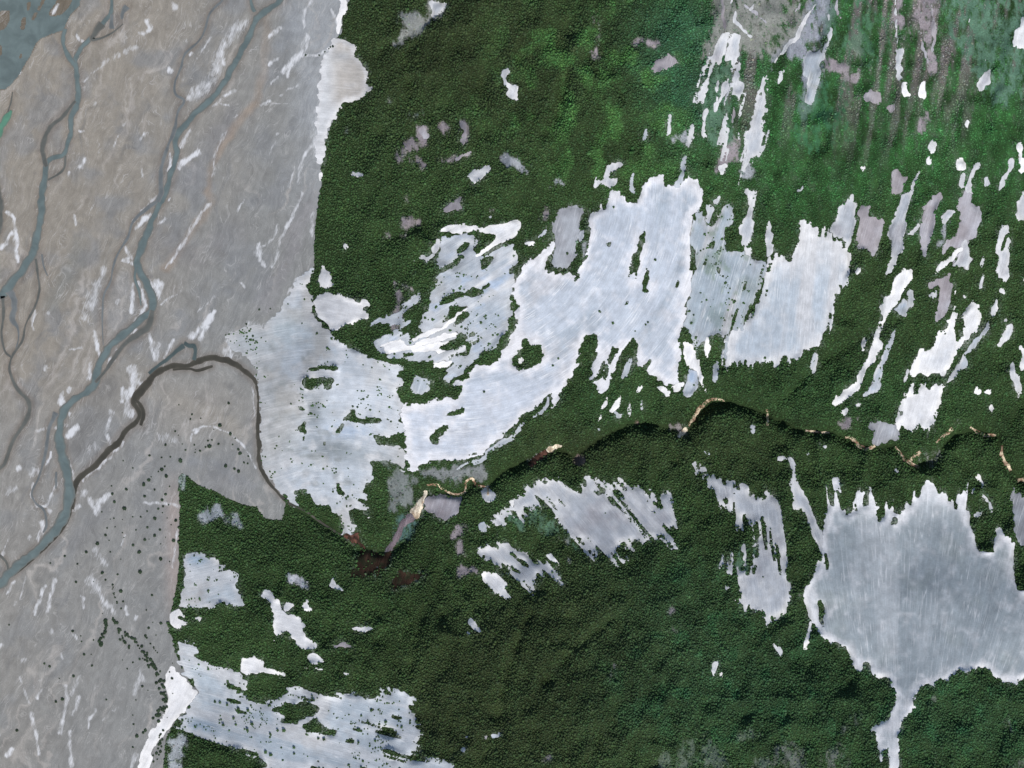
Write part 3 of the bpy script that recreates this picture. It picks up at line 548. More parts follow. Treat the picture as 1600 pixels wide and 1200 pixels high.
sheet('gravel_fan', 'd', 0, 3, [(1100, 410), (1160, 410), (1210, 440), (1220, 500), (1290, 530), (1370, 560), (1440, 600), (1500, 620), (1550, 670), (1562, 735), (1500, 702), (1440, 652), (1390, 660), (1430, 700), (1520, 760), (1600, 800), (1720, 790), (1810, 700), (1890, 700),
      (1990, 760), (2120, 750), (2190, 730), (2300, 760), (2370, 740), (2378, 688), (2420, 690), (2520, 720), (2592, 780), (2545, 820), (2590, 870), (2610, 940), (2655, 1018), (2600, 1000), (2612, 1084), (2560, 1070), (2510, 1050), (2620, 1130), (2680, 1160),
      (2690, 1140), (2832, 1182), (2820, 1220), (1740, 1220), (1640, 1180), (1600, 1130), (1530, 1090), (1420, 1050), (1330, 1030), (1240, 1010), (1180, 980), (1130, 970), (1090, 940), (1150, 860), (1240, 730), (1190, 660), (1110, 540)], fl=F_D, jag=3.5,
      gaps=0.25, label='wide streaked bluish white fan opening onto the flat, dotted with trees')
for q in ([(90, 842), (180, 788), (240, 800), (330, 778), (402, 830), (380, 862), (290, 900), (250, 922), (130, 912), (180, 880), (130, 852)], [(268, 950), (370, 888), (430, 948), (512, 970), (490, 997), (370, 982)], [(538, 1042), (600, 998), (604, 1052)], [(788, 708), (850, 738), (864, 767), (820, 747)],
          [(688, 830), (742, 828), (730, 858)], [(0, 1135), (40, 1145), (90, 1195), (0, 1195)], [(230, 740), (330, 760), (400, 780), (300, 785)]):
    hole(1, 3, q, F_D)
sheet('gravel_fan', 'd', 0, 2, [(1140, 1040), (1240, 1050), (1310, 1080), (1390, 1130), (1480, 1180), (1480, 1240), (1440, 1260), (1500, 1310), (1542, 1405), (1480, 1385), (1400, 1365), (1330, 1405), (1230, 1400), (1110, 1380), (1160, 1290)], fl=('lin', 1, -.25), jag=2.5,
      gaps=0.2, label='small bluish white fan at the forest edge above the streaked one')
sheet('gravel_strip', 'w', 0, 3, [(1058, 240), (1110, 202), (1158, 250), (1100, 262), (1185, 290), (1110, 334), (1060, 302)], jag=1, label='little white gravel hook at the forest foot')
cw(0, 3, [(1208, 262), (1258, 246), (1247, 284)], jag=1)
soft(0, 2, [(1220, 800), (1290, 770), (1390, 790), (1500, 810), (1545, 890), (1490, 885), (1410, 842), (1300, 862), (1220, 842)], (166, 172, 176), .85)
soft(0, 2, [(1120, 600), (1150, 560), (1195, 590), (1170, 632), (1130, 642)], (150, 160, 160), .9)
sheet('gravel_wash', 'w', 0, 3, [(1062, 560), (1085, 575), (1178, 660), (1238, 732), (1148, 852), (1080, 932), (1025, 1005), (950, 1110), (880, 1200), (820, 1230), (800, 1200), (880, 1110), (950, 970), (1020, 870), (1050, 780), (1030, 640)], fl=('lin', -.5, 1), jag=2,
      label='bright white gravel wash running along the edge of the flat')
soft(0, 3, [(1040, 1010), (1100, 980), (1175, 1030), (1142, 1100), (1090, 1205), (1020, 1205)], (174, 180, 184), .9)
# ---- thin grey scrub at the lower right
for q, k in (([(880, 1130), (960, 1080), (1040, 1090), (1100, 980), (1150, 1000), (1200, 900), (1240, 940), (1270, 1040), (1360, 1150), (1380, 1210), (860, 1210)], .75), ([(1370, 1010), (1440, 960), (1560, 950), (1520, 1020), (1420, 1050)], .7), ([(1450, 1210), (1500, 1130), (1620, 1110), (1620, 1210)], .7)):
    soft(2, 3, q, (108, 122, 106), k * .75)
for q, k in (([(10, 1080), (150, 1040), (250, 1090), (230, 1210), (0, 1210)], .7), ([(450, 960), (540, 850), (590, 860), (560, 930), (480, 990)], .7), ([(330, 1100), (420, 1050), (520, 1060), (500, 1210), (330, 1210)], .65), ([(1450, 1210), (1500, 1150), (1600, 1090), (1640, 1140), (1560, 1210)], .85),
             ([(1010, 1050), (1040, 1000), (1050, 1200), (1000, 1210)], .7), ([(1450, 890), (1510, 880), (1540, 960), (1490, 980)], .6), ([(1000, 780), (1060, 760), (1060, 810), (1010, 820)], .8), ([(380, 790), (410, 800), (400, 830)], .7), ([(480, 770), (510, 780), (500, 820), (480, 810)], .7), ([(100, 830), (150, 840), (140, 900), (110, 890)], .5)):
    soft(3, 3, q, (118, 124, 116), k * .8)
for q, k in (([(985, 240), (1010, 200), (1030, 240), (1000, 270)], .8), ([(1000, 310), (1035, 300), (1030, 345), (1000, 345)], .7), ([(680, 380), (705, 375), (710, 420), (685, 430)], .7), ([(610, 570), (650, 540), (640, 600), (615, 620)], .7), ([(570, 680), (605, 630), (600, 670)], .7), ([(205, 1130), (250, 1110), (255, 1150), (215, 1160)], .7)):
    soft(2, 3, q, (134, 130, 134), k)
cw(2, 3, [(1248, 540), (1265, 522), (1300, 545), (1275, 560), (1268, 590), (1256, 632), (1245, 610), (1252, 570)], jag=1)
cw(2, 3, [(1298, 600), (1312, 595), (1322, 632), (1308, 630)], jag=1)

# ------------------------------------------------------------------ rasterise the outlines
ID = np.zeros((RH, RW), np.int16)
def inside(p, u, v):
    fl = p['fl']
    s, t = flow_uv(fl, u, v)
    dx, dy = flow_dir(fl, u, v)
    seed = 3
    n = (fbm(t / 7.0, s / 60.0, seed, 3) * 2.2) * p['jag']
    wx = fbm(u / 9.0, v / 9.0, 31, 3) * p['iso'] * 1.6
    wy = fbm(u / 9.0 + 50, v / 9.0, 47, 3) * p['iso'] * 1.6
    return pip(u + dx * n + wx, v + dy * n + wy, p['pts'])
sid = 0
SHEETS = []
for p in P:
    xs = [q[0] for q in p['pts']]; ys = [q[1] for q in p['pts']]
    m = 14 + 3 * p['jag']
    a0 = max(0, int(min(xs) - m - U0)); a1 = min(RW, int(max(xs) + m - U0) + 1)
    b0 = max(0, int(min(ys) - m - V0)); b1 = min(RH, int(max(ys) + m - V0) + 1)
    if a1 <= a0 or b1 <= b0:
        continue
    uu_ = gu[b0:b1, a0:a1]; vv_ = gv[b0:b1, a0:a1]
    ins = inside(p, uu_, vv_)
    if p.get('cls') != 'flat':      # wash the rim into fine fingers, islets and spits
        ar = ins.sum()
        r_ = 5 if (ar > 900 and p['jag'] >= 3.5) else 3 if ar > 6000 else 2 if ar > 900 else 1
        am = min(1.15, .5 + .13 * p['jag'])
        s_, t_ = flow_uv(p['fl'], uu_, vv_)
        st_ = fbm(t_ / 3.0, s_ / 40, 21, 2) * 1.6
        F_ = blur(ins, r_, 2)
        win = np.clip(5 * F_ * (1 - F_), 0, 1)
        ins = F_ + am * win * (.75 * st_ + .6 * fbm(uu_ / 3.6, vv_ / 3.6, 23, 3) * 1.5) > (.5 if ar > 250 else .45)
        gp_ = p.get('gaps', 0)
        if gp_:
            wt = sstep(835, 790, vv_) if p['cls'] == 'x2' else 1.0
            ins &= (fbm(t_ / 4.0, s_ / 60, 29, 3) * 1.4 + .9 * fbm(uu_ / 38, vv_ / 38, 33, 2)) < 2.0 - wt * (1.05 + gp_)
    if p['kind'] == 'sheet':
        sid += 1
        p['id'] = sid
        SHEETS.append(p)
        ID[b0:b1, a0:a1][ins] = sid
    else:
        sub = ID[b0:b1, a0:a1]
        sub[ins & (sub != 1)] = 0
FLAT = (ID == 1)
DARKID = [p['id'] for p in SHEETS if p['cls'] == 'dark']
BARE = blur((ID > 0) & ~np.isin(ID, DARKID), 2, 2)
ROCKY = blur(np.isin(ID, DARKID), 2, 2)
# thin ground
SOFT = np.zeros((RH, RW)); SRGB = np.zeros((RH, RW, 3))
for pts, rgb, k in S:
    xs = [q[0] for q in pts]; ys = [q[1] for q in pts]
    a0 = max(0, int(min(xs) - 24 - U0)); a1 = min(RW, int(max(xs) + 24 - U0) + 1)
    b0 = max(0, int(min(ys) - 24 - V0)); b1 = min(RH, int(max(ys) + 24 - V0) + 1)
    if a1 <= a0 or b1 <= b0:
        continue
    uu = gu[b0:b1, a0:a1]; vv = gv[b0:b1, a0:a1]
    ww = pip(uu + fbm(uu / 11, vv / 22, 5, 3) * 8, vv + fbm(uu / 11 + 9, vv / 22, 8, 3) * 12, pts)
    sz = math.sqrt(max(ww.sum(), 1))
    f = blur(ww, int(3 + sz * .035), 2) * k
    f = sstep(.05, 1.0, f + .8 * np.clip(f * 3, 0, 1) * (fbm(uu / 4.5, vv / 10.0, 77, 3) + .7 * fbm(uu / 13.0, vv / 36.0, 79, 3))) * (.4 + .6 * k)
    c = np.array(lin(*rgb))
    s0 = SOFT[b0:b1, a0:a1]
    SRGB[b0:b1, a0:a1] = SRGB[b0:b1, a0:a1] * (1 - f[..., None]) + c * f[..., None]
    SOFT[b0:b1, a0:a1] = s0 + f - s0 * f
SRGB = SRGB / np.maximum(SOFT, 1e-4)[..., None]
# thin, stony margin with low scrub around many of the gravel sheets
HALO = blur(ID > 1, 5, 2) * (ID == 0)
HALO = np.clip(HALO * 1.5, 0, 1) * sstep(-.05, .45, fbm(gu / 7, gv / 10, 701, 3) + .6 * fbm(gu / 40, gv / 40, 703, 2)) * .8
SRGB = np.where((HALO > SOFT)[..., None], lin(138, 146, 136), SRGB)
SOFT = np.maximum(SOFT, HALO)

# ------------------------------------------------------------------ relief (metres)
gorge = [(300, 700), (408, 690), (425, 760), (470, 800), (540, 835), (575, 858), (600, 862), (620, 845), (640, 810), (660, 775), (690, 770), (715, 772), (740, 752), (760, 762), (780, 740), (830, 715), (870, 700), (900, 715), (930, 690), (985, 660),
         (1050, 668), (1075, 675), (1090, 645), (1115, 628), (1140, 628), (1180, 640), (1250, 672), (1300, 675), (1335, 690), (1360, 700), (1400, 695), (1430, 728), (1455, 720), (1490, 680), (1530, 670), (1560, 685), (1570, 720), (1595, 750), (1720, 800), (2100, 900)]
gval = np.interp(np.arange(len(gorge)), [0, 2, 6, 20, 39], [0, 0, 14, 90, 230])
axis = [(300, 690), (600, 800), (900, 700), (1150, 650), (1350, 690), (1600, 720), (2200, 800)]
aval = [0, 10, 60, 95, 125, 165, 300]
gullies = [[(855, 1065), (890, 1020), (950, 970)], [(600, 75), (650, 50), (695, 5)], [(880, 70), (885, 110), (872, 180)], [(1060, 660), (1058, 720)], [(1200, 645), (1290, 560), (1400, 500)], [(700, 880), (660, 960), (640, 1060)],
           [(780, 1120), (800, 1020), (830, 960)], [(1365, 720), (1362, 760)], [(610, 370), (660, 350)], [(900, 700), (898, 745)], [(640, 130), (630, 90), (660, 60)]]
edge = flat[1:-1]
def height(u, v):
    u = np.asarray(u, float); v = np.asarray(v, float)
    uc = np.clip(u, -400, 2300); vc = np.clip(v, -400, 1700)
    dA = polydist(axis, uc, vc)
    zA = np.interp(uc, [p[0] for p in axis], aval)
    dG, zG = polydist(gorge, uc, vc, gval)
    north = sstep(-60, 60, np.interp(uc, [p[0] for p in axis], [p[1] for p in axis]) - vc)
    sl = 0.32 * north + 0.34 * (1 - north)
    h1 = zA + np.maximum(dA - 25, 0) * M * sl * (0.55 + 0.45 * sstep(40, 260, dA))
    dF = polydist(edge, uc, vc)
    inF = pip(uc, vc, flat)
    dF = np.where(inF, 0, dF)
    h2 = dF * M * 0.52 * (0.5 + 0.5 * sstep(0, 60, dF))
    k = 30.0
    hh = np.clip(0.5 + 0.5 * (h2 - h1) / k, 0, 1)
    h = h2 * (1 - hh) + h1 * hh - k * hh * (1 - hh)
    h = np.maximum(h, 0)
    a = sstep(0, 90, h)
    rid = fbm(uc / 120, vc / 170, 91, 4)
    h = h + a * (44 * rid + 32 * (1 - np.abs(fbm(uc / 55, vc / 80, 133, 3)) * 2) + 9 * fbm(uc / 17, vc / 21, 151, 2))
    for g in gullies:
        h = h - a * 20 * np.exp(-(polydist(g, uc, vc) / 9.0) ** 2)
    inc = sstep(440, 560, uc)
    h = h - inc * 46 * np.exp(-(dG / 12.0) ** 2)
    h = h - 30 * np.exp(-(polydist([(560, 856), (600, 864), (630, 838), (655, 790)], uc, vc) / 15.0) ** 2)
    h = np.where(inF, 0.0, np.maximum(h, -3))
    return h
# height raster, sampled on a 4 px lattice so that every layer shares the same ground
ST = 4
lu = np.arange(U0, U1 + 1, ST, dtype=float); lv = np.arange(V0, V1 + 1, ST, dtype=float)
LU, LV = np.meshgrid(lu, lv)
HT = height(LU, LV)
def hblur(a, r, n):
    for _ in range(n): a = box1(a, r)
    return a
_m = samp(blur(ID > 1, 6, 2), LU, LV)
_m = sstep(.35, .95, _m)
HT = HT * (1 - _m) + hblur(HT, 5, 3) * _m          # washed gravel lies smoother than the wooded slopes
def hsamp(u, v):
    x = np.clip((np.asarray(u, float) - U0) / ST, 0, HT.shape[1] - 1.001)
    y = np.clip((np.asarray(v, float) - V0) / ST, 0, HT.shape[0] - 1.001)
    ix = x.astype(int); iy = y.astype(int); fx = x - ix; fy = y - iy
    return (HT[iy, ix] * (1 - fx) + HT[iy, ix + 1] * fx) * (1 - fy) + (HT[iy + 1, ix] * (1 - fx) + HT[iy + 1, ix + 1] * fx) * fy
def pos(u, v, z):
    """pixel + ground height -> place on the ground seen there"""
    u = np.asarray(u, float); v = np.asarray(v, float)
    k = 1.0 - z / H
    return np.stack([(u - 800) * M * k, (600 - v) * M * k, z + 0 * u], axis=-1)

# ------------------------------------------------------------------ mesh helpers
def mesh(name, verts, faces, attrs=None, smooth=True):
    """faces: int array (n,3) or (n,4)"""
    me = bpy.data.meshes.new(name)
    verts = np.ascontiguousarray(verts, np.float32); faces = np.ascontiguousarray(faces, np.int32)
    n, k = faces.shape
    me.vertices.add(len(verts)); me.vertices.foreach_set('co', verts.ravel())
    me.loops.add(n * k); me.loops.foreach_set('vertex_index', faces.ravel())
    me.polygons.add(n)
    me.polygons.foreach_set('loop_start', np.arange(0, n * k, k, dtype=np.int32))
    me.polygons.foreach_set('use_smooth', np.full(n, smooth, bool))
    for an, (ty, data) in (attrs or {}).items():
        at = me.attributes.new(an, ty, 'POINT')
        data = np.ascontiguousarray(data, np.float32)
        if ty == 'FLOAT_COLOR':
            if data.shape[1] == 3:
                data = np.concatenate([data, np.ones((len(data), 1), np.float32)], 1)
            at.data.foreach_set('color', np.ascontiguousarray(data, np.float32).ravel())
        elif ty == 'FLOAT_VECTOR':
            at.data.foreach_set('vector', data.ravel())
        else:
            at.data.foreach_set('value', data.ravel())
    me.update(calc_edges=True)
    me.validate()
    return me
def obj(name, me, mat, parent=None, label=None, cat=None, group=None, kind=None):
    o = bpy.data.objects.new(name, me)
    COL.objects.link(o)
    if mat is not None and len(me.materials) == 0:
        me.materials.append(mat)
    if parent: o.parent = parent
    if label: o['label'] = label
    if cat: o['category'] = cat
    if group: o['group'] = group
    if kind: o['kind'] = kind
    return o

# ------------------------------------------------------------------ materials
class N:
    def __init__(self, name, rough=0.9, spec=0.15):
        self.m = bpy.data.materials.new(name); self.m.use_nodes = True
        self.t = self.m.node_tree; self.t.nodes.clear()
        self.o = self.t.nodes.new('ShaderNodeOutputMaterial')
        self.b = self.t.nodes.new('ShaderNodeBsdfPrincipled')
        self.b.inputs['Roughness'].default_value = rough
        self.b.inputs['Specular IOR Level'].default_value = spec
        self.t.links.new(self.b.outputs[0], self.o.inputs[0])
    def n(self, ty, **k):
        x = self.t.nodes.new(ty)
        for a, b in k.items(): setattr(x, a, b)
        return x
    def l(self, a, b): self.t.links.new(a, b)
    def attr(self, name):
        return self.n('ShaderNodeAttribute', attribute_name=name)
    def scale(self, vec, s):
        x = self.n('ShaderNodeVectorMath', operation='MULTIPLY'); self.l(vec, x.inputs[0]); x.inputs[1].default_value = s
        return x.outputs[0]
    def noise(self, vec, sc=1.0, det=4.0, rough=0.55, dist=0.0):
        x = self.n('ShaderNodeTexNoise'); self.l(vec, x.inputs['Vector'])
        x.inputs['Scale'].default_value = sc; x.inputs['Detail'].default_value = det
        x.inputs['Roughness'].default_value = rough; x.inputs['Distortion'].default_value = dist
        return x.outputs['Fac']
    def rng(self, v, a, b, c, d):
        x = self.n('ShaderNodeMapRange'); self.l(v, x.inputs[0])
        for i, q in enumerate((a, b, c, d)): x.inputs[i + 1].default_value = q
        return x.outputs[0]
    def math(self, op, a, b):
        x = self.n('ShaderNodeMath', operation=op)
        for i, q in enumerate((a, b)):
            if isinstance(q, (int, float)): x.inputs[i].default_value = q
            else: self.l(q, x.inputs[i])
        return x.outputs[0]
    def mul(self, col, f):
        x = self.n('ShaderNodeVectorMath', operation='SCALE'); self.l(col, x.inputs[0])
        if isinstance(f, (int, float)): x.inputs['Scale'].default_value = f
        else: self.l(f, x.inputs['Scale'])
        return x.outputs[0]
    def mix(self, f, a, b):
        x = self.n('ShaderNodeMix', data_type='RGBA')
        self.l(f, x.inputs[0]) if not isinstance(f, (int, float)) else setattr(x.inputs[0], 'default_value', f)
        for i, q in ((6, a), (7, b)):
            if isinstance(q, tuple): x.inputs[i].default_value = (*q, 1)
            else: self.l(q, x.inputs[i])
        return x.outputs[2]
    def bump(self, h, strength, dist):
        x = self.n('ShaderNodeBump'); x.inputs['Strength'].default_value = strength; x.inputs['Distance'].default_value = dist
        self.l(h, x.inputs['Height']); self.l(x.outputs[0], self.b.inputs['Normal'])

def gravel_material(name, streak, fine, thread):
    k = N(name, 0.95, 0.1)
    c = k.attr('tone_colour').outputs['Color']; f = k.attr('flow').outputs['Vector']
    s1 = k.noise(k.scale(f, (0.011, 0.13, 1)), 1.0, 5, .6, .25)      # long wash streaks
    s2 = k.noise(k.scale(f, (0.03, 0.42, 1)), 1.0, 3, .6, .1)        # fine streaks
    s3 = k.noise(k.scale(f, (0.5, 0.5, 1)), 1.0, 3, .65)             # stones
    a = k.rng(s1, .3, .7, 1 - streak, 1 + streak)
    b = k.rng(s2, .3, .7, 1 - fine, 1 + fine)
    d = k.rng(s3, .3, .7, 1 - fine * 1.1, 1 + fine * 1.1)
    s4 = k.noise(k.scale(f, (.07, .13, 1)), 1.0, 5, .7, .4)
    v = k.math('MULTIPLY', k.math('MULTIPLY', a, b), k.math('MULTIPLY', d, k.rng(s4, .3, .7, .90, 1.10)))
    col = k.mul(c, v)
    t0 = k.noise(k.scale(f, (0.009, 0.24, 1)), 1.0, 2, .5, .0)       # thin pale rills
    t1 = k.math('ABSOLUTE', k.math('SUBTRACT', t0, .5), 0)
    t2 = k.math('MULTIPLY', k.rng(t1, 0.0, .02, thread, 0.0), k.rng(k.noise(k.scale(f, (.03, .05, 1)), 1, 2, .5), .4, .65, .1, 1))
    col = k.mix(t2, col, (0.80, 0.81, 0.82))
    k.l(col, k.b.inputs['Base Color'])
    k.bump(k.math('ADD', s1, s3), .35, 1.6)
    return k.m
M_GRAVEL = gravel_material('washed_gravel', .05, .07, .35)
M_SCREE = gravel_material('streaked_scree', .045, .075, .66)
M_ROCK = gravel_material('broken_rock', .35, .35, 0.0)

k = N('river_flat_gravel', 0.95, 0.1)
c = k.attr('tone_colour').outputs['Color']; f = k.attr('flow').outputs['Vector']
wv = k.n('ShaderNodeTexNoise'); k.l(k.scale(f, (.012, .02, 1)), wv.inputs['Vector']); wv.inputs['Scale'].default_value = 1; wv.inputs['Detail'].default_value = 3
wo = k.n('ShaderNodeVectorMath', operation='MULTIPLY_ADD'); k.l(wv.outputs['Color'], wo.inputs[0]); wo.inputs[1].default_value = (30, 75, 0); k.l(f, wo.inputs[2])
ff = wo.outputs[0]
s1 = k.noise(k.scale(ff, (.011, .085, 1)), 1, 5, .6, .3)
s2 = k.noise(k.scale(ff, (.028, .33, 1)), 1, 3, .6, .2)
s3 = k.noise(k.scale(f, (.55, .55, 1)), 1, 2, .6)
v = k.math('MULTIPLY', k.math('MULTIPLY', k.rng(s1, .3, .7, .90, 1.10), k.rng(s2, .3, .7, .92, 1.08)), k.rng(s3, .3, .7, .90, 1.10))
col = k.mul(c, v)
t1 = k.math('ABSOLUTE', k.math('SUBTRACT', k.noise(k.scale(ff, (.009, .07, 1)), 1, 3, .55, .8), .5), 0)
t2 = k.math('MULTIPLY', k.rng(t1, 0, .012, .5, 0), k.rng(k.noise(k.scale(f, (.02, .03, 1)), 1, 2, .5), .45, .62, 0, 1))
t3 = k.math('ABSOLUTE', k.math('SUBTRACT', k.noise(k.scale(ff, (.02, .15, 1)), 1, 3, .6, .4), .5), 0)
t4 = k.math('MULTIPLY', k.rng(t3, 0, .014, .42, 0), k.rng(k.noise(k.scale(f, (.03, .04, 1)), 1, 2, .5), .45, .6, 0, 1))
col = k.mix(t2, col, (.50, .49, .48))
t5 = k.math('ABSOLUTE', k.math('SUBTRACT', k.noise(k.scale(ff, (.03, .24, 1)), 1, 2, .5, .3), .5), 0)
col = k.mix(t4, col, (.20, .19, .175))
col = k.mix(k.math('MULTIPLY', k.rng(t5, 0, .02, .38, 0), k.rng(k.noise(k.scale(f, (.025, .05, 1)), 1, 2, .5), .42, .6, 0, 1)), col, (.47, .46, .44))
sl_ = k.attr('silt').outputs['Fac']
sn = k.math('ADD', k.rng(k.noise(k.scale(f, (.09, .55, 1)), 1, 4, .65, .3), .3, .7, -.26, .26), sl_)
col = k.mix(k.rng(sn, .22, .85, 0, .9), col, (.66, .67, .69))
k.l(col, k.b.inputs['Base Color'])
k.bump(s1, .25, 1.2)
M_FLAT = k.m

k = N('hillside_ground', 0.95, 0.1)
c = k.attr('tone_colour').outputs['Color']
g = k.n('ShaderNodeTexCoord').outputs['Object']
n1 = k.noise(k.scale(g, (.05, .03, .03)), 1, 5, .65)
n2 = k.noise(k.scale(g, (.22, .22, .22)), 1, 3, .65)
n3 = k.noise(k.scale(g, (.10, .035, .06)), 1, 5, .7)
c2 = k.mix(k.rng(k.math('ADD', k.attr('thin').outputs['Fac'], k.rng(n3, .3, .7, -.45, .45)), .22, .72, 0, 1), c, k.attr('thin_colour').outputs['Color'])
col = k.mul(c2, k.math('MULTIPLY', k.rng(n1, .3, .7, .78, 1.22), k.rng(n2, .3, .7, .75, 1.25)))
k.l(col, k.b.inputs['Base Color'])
k.bump(n2, .6, 2.0)
M_HILL = k.m

def water(name, deep, shallow):
    k = N(name, .28, .35)
    g = k.n('ShaderNodeTexCoord').outputs['Object']
    n1 = k.noise(k.scale(g, (.02, .02, .02)), 1, 4, .6, .6)
    e = k.attr('across').outputs['Fac']
    col = k.mix(k.rng(n1, .38, .62, 0, 1), tuple(x * .85 for x in deep), tuple(x * 1.15 for x in deep))
    col = k.mix(k.rng(k.math('ADD', e, k.rng(n1, .3, .7, -.12, .12)), .55, .95, 0, 1), col, shallow)
    k.l(col, k.b.inputs['Base Color'])
    k.bump(k.noise(k.scale(g, (.3, .3, .3)), 1, 2, .5), .1, .3)
    return k.m
M_TEAL = water('milky_river_water', tuple(lin(98, 111, 111)), tuple(lin(104, 107, 103)))
M_GREEN = water('green_pool_water', tuple(lin(88, 132, 112)), tuple(lin(96, 118, 104)))
M_POND = water('dark_pond_water', tuple(lin(72, 84, 84)), tuple(lin(92, 98, 96)))
M_BROWN = water('dark_stream_water', tuple(lin(66, 64, 56)), tuple(lin(84, 80, 72)))
M_SLATE = water('slate_backwater', tuple(lin(104, 109, 110)), tuple(lin(122, 121, 118)))
M_MUD = water('muddy_water', tuple(lin(92, 94, 90)), tuple(lin(116, 112, 105)))

def leaf_material(name, use_attr, colour):
    k = N(name, .75, .2)
    if use_attr:
        c = k.attr('leaf_colour').outputs['Color']
    else:
        oi = k.n('ShaderNodeObjectInfo')
        c = k.mix(oi.outputs['Random'], tuple(x * .7 for x in colour), tuple(x * 1.25 for x in colour))
    g = k.n('ShaderNodeTexCoord').outputs['Object']
    n1 = k.noise(k.scale(g, (.45, .45, .45)), 1, 2, .6)
    k.l(k.mul(c, k.rng(n1, .3, .7, .7, 1.3)), k.b.inputs['Base Color'])
    k.b.inputs['Subsurface Weight'].default_value = 0.0
    return k.m
M_FOREST = leaf_material('forest_foliage', True, None)
M_LEAF = leaf_material('tree_foliage', False, (.048, .095, .034))
M_SHRUB = leaf_material('shrub_foliage', False, (.038, .062, .034))
k = N('bark', .9, .1)
g = k.n('ShaderNodeTexCoord').outputs['Object']
k.l(k.mix(k.noise(k.scale(g, (2, 2, .4)), 1, 4, .6), (.05, .04, .03), (.14, .115, .09)), k.b.inputs['Base Color'])
M_BARK = k.m

# ------------------------------------------------------------------ ground of the hills
FG = np.array([1.62, 1.42, 1.36])
def zone(u, v):
    """colour of the vegetation by place: dark beech, olive, bright subalpine green, blue green"""
    base = np.array([.027, .062, .022])
    col = np.ones(u.shape + (3,)) * base
    def mixin(f, c):
        nonlocal col
        col = col * (1 - f[..., None]) + np.array(c) * f[..., None]
    def blob(x, y, rx, ry):
        return np.exp(-(((u - x) / rx) ** 2 + ((v - y) / ry) ** 2))
    n = fbm(u / 60, v / 60, 201, 4); n2 = fbm(u / 26, v / 30, 222, 4)
    olive = np.clip(blob(720, 80, 230, 160) + blob(900, 1000, 240, 140) + blob(760, 1130, 180, 120) + blob(920, 690, 130, 50) * .8 + blob(1150, 700, 120, 60) * .6 + blob(960, 1100, 150, 120) * .6, 0, 1)
    mixin(olive * .75, (.028, .046, .019))
    br = sstep(980, 1260, u + n * 90) * sstep(420, 180, v + n * 70)
    mixin(br * .95, (.028, .108, .034))
    st = fbm(u / 10, v / 75, 231, 3)
    mixin(br * sstep(.0, .5, st) * .6, (.045, .105, .055))
    mixin(br * sstep(.0, -.5, st) * .7, (.014, .056, .016))
    mixin(br * sstep(.05, .5, n2) * .7, (.034, .145, .042))
    mixin(np.clip(br + .35 * sstep(820, 1000, u) * sstep(320, 200, v), 0, 1) * sstep(.12, .5, fbm(u / 7, v / 11, 237, 3)) * .75, (.040, .160, .050))
    mixin(br * sstep(.15, .5, fbm(u / 8 + 40, v / 14, 239, 3)) * .7, (.060, .105, .066))
    mixin(br * sstep(.0, -.45, n2) * .8, (.016, .058, .017))
    mixin(np.clip(blob(1060, 60, 70, 90) + blob(1090, 140, 60, 80), 0, 1) * .6, (.030, .105, .060))
    gm = sstep(1080, 1160, u) * sstep(300, 60, v + 60 * n) * sstep(.08, .45, fbm(u / 8 + .02 * v, v / 95, 243, 3))
    mixin(gm * .8, (.175, .175, .185))
    mid = np.clip(blob(900, 60, 110, 80) + blob(860, 170, 120, 40) + blob(990, 190, 90, 90) + blob(920, 250, 60, 40) + blob(960, 130, 80, 60), 0, 1)
    mixin(mid * sstep(-.05, .4, n2) * .9, (.046, .130, .038))
    se = np.clip(blob(1150, 1080, 200, 110) + blob(1520, 1130, 150, 80) + blob(1050, 930, 90, 70) * .6, 0, 1)
    mixin(se * .6, (.027, .078, .036))
    mixin(se * sstep(.1, .5, n2) * .6, (.026, .105, .045))
    mixin(np.clip(blob(1350, 620, 180, 60) + blob(960, 640, 70, 40), 0, 1) * .5, (.024, .074, .026))
    return col * FG * (1 + .28 * n + .2 * fbm(u / 13, v / 15, 245, 3))[..., None]

ou = np.concatenate([[-9000, -6000, -3600, -2200, -1400, -900, -600, -400, -250, -160], lu, [1760, 1850, 2000, 2200, 2500, 3000, 3800, 5200, 7600, 10600]])
ov = np.concatenate([[-9000, -6000, -3600, -2200, -1400, -900, -600, -400, -250, -140], lv, [1340, 1430, 1580, 1780, 2080, 2600, 3400, 4800, 7200, 10200]])
UU, VV = np.meshgrid(ou, ov)
ZZ = height(UU, VV)
q0 = 10
ZZ[q0:q0 + len(lv), q0:q0 + len(lu)] = HT
sink = samp(blur(ID > 0, 3, 2), UU, VV)
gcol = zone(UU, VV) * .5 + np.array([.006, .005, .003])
sf = samp(SOFT, UU, VV)
inr = (UU > U0) & (UU < U1) & (VV > V0) & (VV < V1)
sf = np.where(inr, sf, 0)
sc = np.stack([samp(SRGB[..., i], UU, VV) for i in range(3)], -1)
flatout = pip(np.clip(UU, -190, 2300), np.clip(VV, -190, 1390), flat)
gcol[flatout & ~inr] = lin(150, 146, 140)
